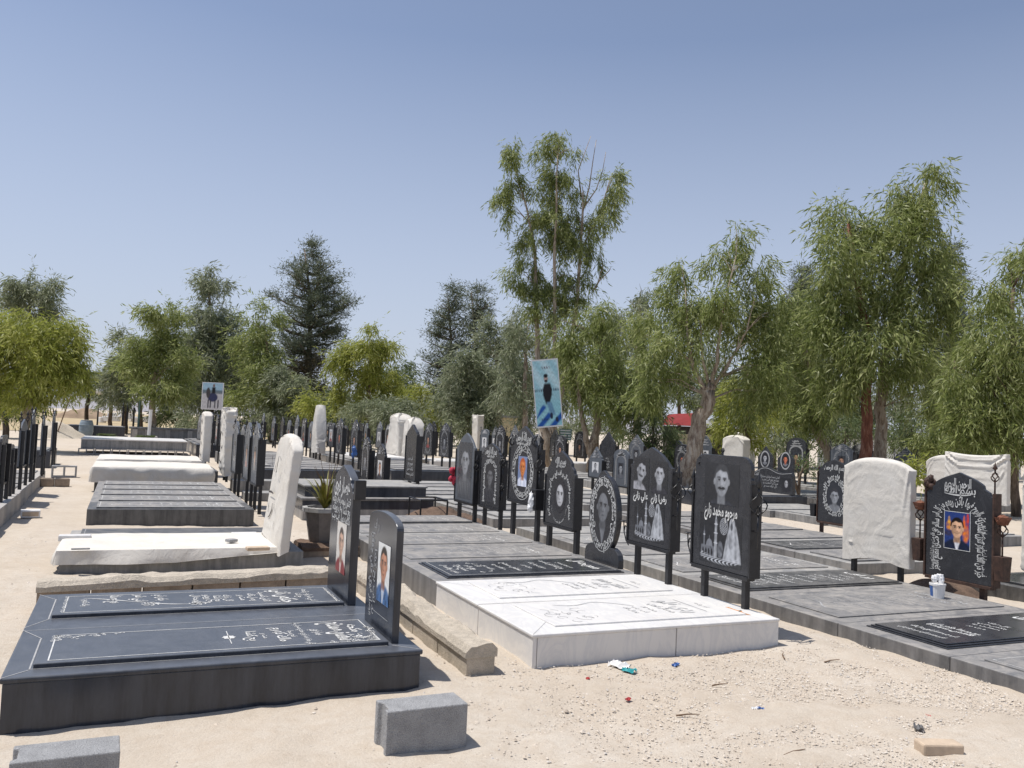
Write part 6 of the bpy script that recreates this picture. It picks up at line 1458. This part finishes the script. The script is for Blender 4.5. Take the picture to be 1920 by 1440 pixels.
for i, (x, y, rx, ry) in enumerate(und):
    where = ['left of the thin headstones', 'above the leaning white bag', 'left of the rider poster', 'under the rider poster', 'right of the white cone', 'above the oval pair', 'right of the oval pair', 'right of the skirted cover', 'above the skirted cover', 'left of the orange photo stone', 'at the foot of the big pine', 'right of the poster trunk', 'above the grey pointed stone'][i]
    tree('dark undergrowth shrub '+where, 'shrub', 54+i % 3*3 if x < 1000 else 42, [[(x, 830, 2.5), (x, 795, 1.5)]], [(x, y, rx, ry), (x-rx*.7, y+4, rx*.6, ry*.8), (x+rx*.7, y+4, rx*.6, ry*.8)], ('leaf_dark', 'leaf_grey')[i % 2], 'bark_dark', 9, 2.4, 2.3, .4, seed=90+i, cat='shrub', ntuft=14)
# belt of farther trees closing the view behind
belt = [(205, 712, 28, 26, 66), (262, 690, 36, 40, 66), (345, 695, 42, 50, 68), (430, 700, 46, 70, 68), (485, 705, 40, 66, 66), (560, 735, 46, 50, 72), (625, 745, 40, 46, 70), (690, 755, 46, 40, 68), (770, 765, 44, 34, 66), (830, 755, 44, 44, 66), (900, 730, 46, 60, 60), (960, 715, 44, 66, 56),
        (1040, 700, 46, 80, 52), (1120, 690, 50, 84, 50), (1200, 690, 50, 86, 48), (1275, 700, 44, 70, 52), (1360, 720, 50, 84, 46), (1440, 715, 50, 90, 46), (1510, 700, 48, 96, 48), (1590, 730, 50, 80, 46), (1690, 740, 54, 74, 46), (1790, 730, 50, 90, 44), (1870, 740, 54, 90, 42)]
bw = ['by the gap of sky', 'left of the pale orange trunk', 'right of the pale orange trunk', 'straight above the rider poster', 'right of the rider poster', 'at the foot of the big pine', 'left of the weeping yellow green tree', 'under the weeping yellow green tree', 'left of the twin pines', 'under the twin pines', 'right of the twin pines', 'left of the blue poster',
      'right behind the blue poster', 'right of the tallest crown', 'left of the shaggy dark bush', 'above the kiosk roof', 'right of the forked pale trunk', 'above the double headstone', 'above the leaning trunk', 'left of the red trunk', 'right of the grey trunk', 'above the V-fold drape', 'at the right picture edge']
for i, (x, y, rx, ry, d) in enumerate(belt):
    g_ = random.Random(300+i); lf = ('leaf_grey', 'leaf_euc', 'leaf_grey', 'leaf_dark')[i % 4]
    tree('hazy tree of the far belt, '+bw[i], 'tree', d, [[(x, 850, 4), (x+g_.uniform(-6, 6), y+20, 3), (x, y-ry*.6, 1.5)]], [(x, y-ry*.35, rx*.75, ry*.6), (x-rx*.5, y+ry*.15, rx*.65, ry*.6), (x+rx*.5, y+ry*.1, rx*.65, ry*.65), (x, y+ry*.5, rx*.9, ry*.45)], lf, 'bark_brown', 9.5, 2.6, 2.3, .6, seed=300+i, ntuft=14, group='far belt of trees')
# pines
def pine(label, x, d, ytop, ybase, prof, seed, leaf='leaf_pine', rpx=7, dens=1.0, brown=False):
    g = np.random.default_rng(seed); rr = random.Random(seed)
    b0 = at_depth(x, 800, d); base = Vector((b0.x, b0.y, 0)); t = thing('pine_tree', label, 'tree', base, 0)
    s = d/F_PX; top = at_depth(x, ytop, d); H = top.z; mb = MB(); zb_ = at_depth(x, ybase, d).z
    mb.tube([(0, 0, -.2), (.05, 0, H*.35), (-.04, .02, H*.7), (top.x-base.x, top.y-base.y, H)], [rpx*s, rpx*s*.8, rpx*s*.5, rpx*s*.12], 8)
    C = []; C2 = []
    n = int((H-zb_)/(s*16))
    right = Vector((HF.y, -HF.x, 0))
    for i in range(n):
        u = i/(n-1); z = zb_+(H-zb_)*u; y_px = ybase+(ytop-ybase)*u
        L = float(np.interp(y_px, [p[0] for p in prof], [p[1] for p in prof])); Rr = float(np.interp(y_px, [p[0] for p in prof], [p[2] for p in prof]))
        for j in range(6 if u < .9 else 3):
            az = rr.uniform(0, 2*PI); side = math.cos(az); ln = (Rr if side > 0 else L)*s*rr.uniform(.62, 1.08)
            if rr.random() < .12: ln *= .4
            dr = right*side+HF*math.sin(az); up = .12+.35*u
            e = Vector((0, 0, z))+dr*ln+Vector((0, 0, ln*up)); a = Vector((0, 0, z)); m_ = a.lerp(e, .55)-Vector((0, 0, ln*.06))
            mb.tube([a, m_, e], [max(.03, .022*ln+.03), .014*ln+.025, .02], 5)
            nn = max(2, int(ln/(s*12)))
            for q in range(nn):
                f = .30+.75*(q+.5)/nn if ln > s*20 else .5+.5*(q+.5)/nn
                p = a.lerp(m_, f/.55) if f < .55 else m_.lerp(e, (f-.55)/.45)
                p = p+Vector((rr.uniform(-1, 1), rr.uniform(-1, 1), rr.uniform(-.1, .6)))*s*6
                r_ = s*rr.uniform(5.5, 9.5); (C2 if brown and u < .38 else C).append((np.array(p), (r_, r_, r_*.8), PI*(r_/s)**2*dens))
    part('trunk', mb, M['bark_brown'], t, smooth=True)
    kw = dict(lpx=6.5, wpx=1.7, d=d, overlap=2.3, droop=-.25, out=.8, k=4, ntuft=5, spread=.5, jitter=1.2, rng=g)
    quads('crown', tufts(C, **kw), M[leaf], t)
    if C2: o_ = quads('dry_lower_branches', tufts(C2, **kw), M['leaf_pine_brown'], t)
    return t
pine('big dark pine with tiered open branches on the left of centre', 571, 62, 466, 800, [(460, 10, 10), (500, 32, 32), (530, 50, 55), (560, 60, 62), (580, 95, 66), (605, 62, 92), (640, 70, 70), (680, 62, 60), (740, 50, 48), (800, 40, 40)], 1, brown=True)
pine('left one of two slim pines standing together', 839, 62, 548, 800, [(545, 8, 8), (580, 26, 22), (640, 48, 24), (700, 56, 26), (800, 40, 30)], 2, rpx=5, dens=.75)
pine('right one of two slim pines standing together', 884, 64, 546, 800, [(545, 8, 8), (575, 24, 24), (640, 30, 40), (700, 30, 40), (800, 30, 30)], 3, rpx=5, dens=.75)
pine('pine tip showing between the two right eucalyptus crowns', 1502, 50, 512, 800, [(510, 8, 8), (550, 26, 24), (640, 40, 40), (800, 40, 40)], 4, rpx=5)
pine('pine crown showing at the right shoulder of the big eucalyptus', 1775, 48, 470, 800, [(470, 10, 10), (520, 28, 30), (600, 50, 48), (800, 50, 50)], 5, rpx=6)

# ================================================================== LIGHT, SKY, CAMERA
sd = Vector((.33, -.16, -1.0)).normalized()
ld = bpy.data.lights.new('sun', 'SUN'); ld.energy = 4.7; ld.angle = math.radians(.53); ld.color = (1.0, .955, .90)
lo = bpy.data.objects.new('sun', ld); COL.objects.link(lo); lo.rotation_euler = Vector((0, 0, -1)).rotation_difference(sd).to_euler(); lo.location = (0, 0, 30)
w = bpy.data.worlds.new('World'); scene.world = w; w.use_nodes = True; nt = w.node_tree
bg = nt.nodes['Background']; sk = nt.nodes.new('ShaderNodeTexSky'); sk.sky_type = 'NISHITA'; sk.sun_disc = False
sk.sun_elevation = math.asin(-sd.z); sk.sun_rotation = math.atan2(-sd.x, -sd.y)
hs_ = nt.nodes.new('ShaderNodeHueSaturation'); mx_ = nt.nodes.new('ShaderNodeMix'); mx_.data_type = 'RGBA'; mx_.blend_type = 'MULTIPLY'; mx_.inputs[0].default_value = 1
hs_.inputs['Saturation'].default_value = .72; mx_.inputs[7].default_value = (.835, .885, .965, 1)   # dusty summer sky
sk.air_density = SKY_AIR; sk.dust_density = SKY_DUST; sk.ozone_density = SKY_OZ; sk.altitude = 0
nt.links.new(sk.outputs[0], hs_.inputs['Color']); nt.links.new(hs_.outputs[0], mx_.inputs[6]); # pale dust haze low in the sky
tc_ = nt.nodes.new('ShaderNodeTexCoord'); sx_ = nt.nodes.new('ShaderNodeSeparateXYZ'); mr_ = nt.nodes.new('ShaderNodeMapRange'); hz_ = nt.nodes.new('ShaderNodeMix'); hz_.data_type = 'RGBA'
nt.links.new(tc_.outputs['Generated'], sx_.inputs[0]); nt.links.new(sx_.outputs[2], mr_.inputs[0])
for i_, v_ in ((1, 0), (2, .42), (3, .92), (4, 0)): mr_.inputs[i_].default_value = v_
nt.links.new(mr_.outputs[0], hz_.inputs[0]); nt.links.new(mx_.outputs[2], hz_.inputs[6]); hz_.inputs[7].default_value = (3.8, 4.1, 4.8, 1); nt.links.new(hz_.outputs[2], bg.inputs[0]); bg.inputs[1].default_value = SKY_S
cd = bpy.data.cameras.new('camera'); cam = bpy.data.objects.new('camera', cd); COL.objects.link(cam); scene.camera = cam
cd.sensor_width = 36; cd.lens = F_PX/1920*36; cd.clip_end = 9000; cd.clip_start = .05
rt_ = (ray(961, 720)-ray(960, 720)).normalized(); up_ = rt_.cross(FWD)
cam.matrix_world = Matrix(((rt_.x, up_.x, -FWD.x, 0), (rt_.y, up_.y, -FWD.y, 0), (rt_.z, up_.z, -FWD.z, CH), (0, 0, 0, 1)))
bpy.data.objects.remove(_to)
vs_ = scene.view_settings; vs_.view_transform = 'Standard'; vs_.look = 'None'; vs_.exposure = EXPO; vs_.gamma = 1; vs_.use_curve_mapping = False
scene.cycles.max_bounces = 8; scene.cycles.transparent_max_bounces = 4
print('leaf quads', sum(TREES), 'objects', len(bpy.data.objects))
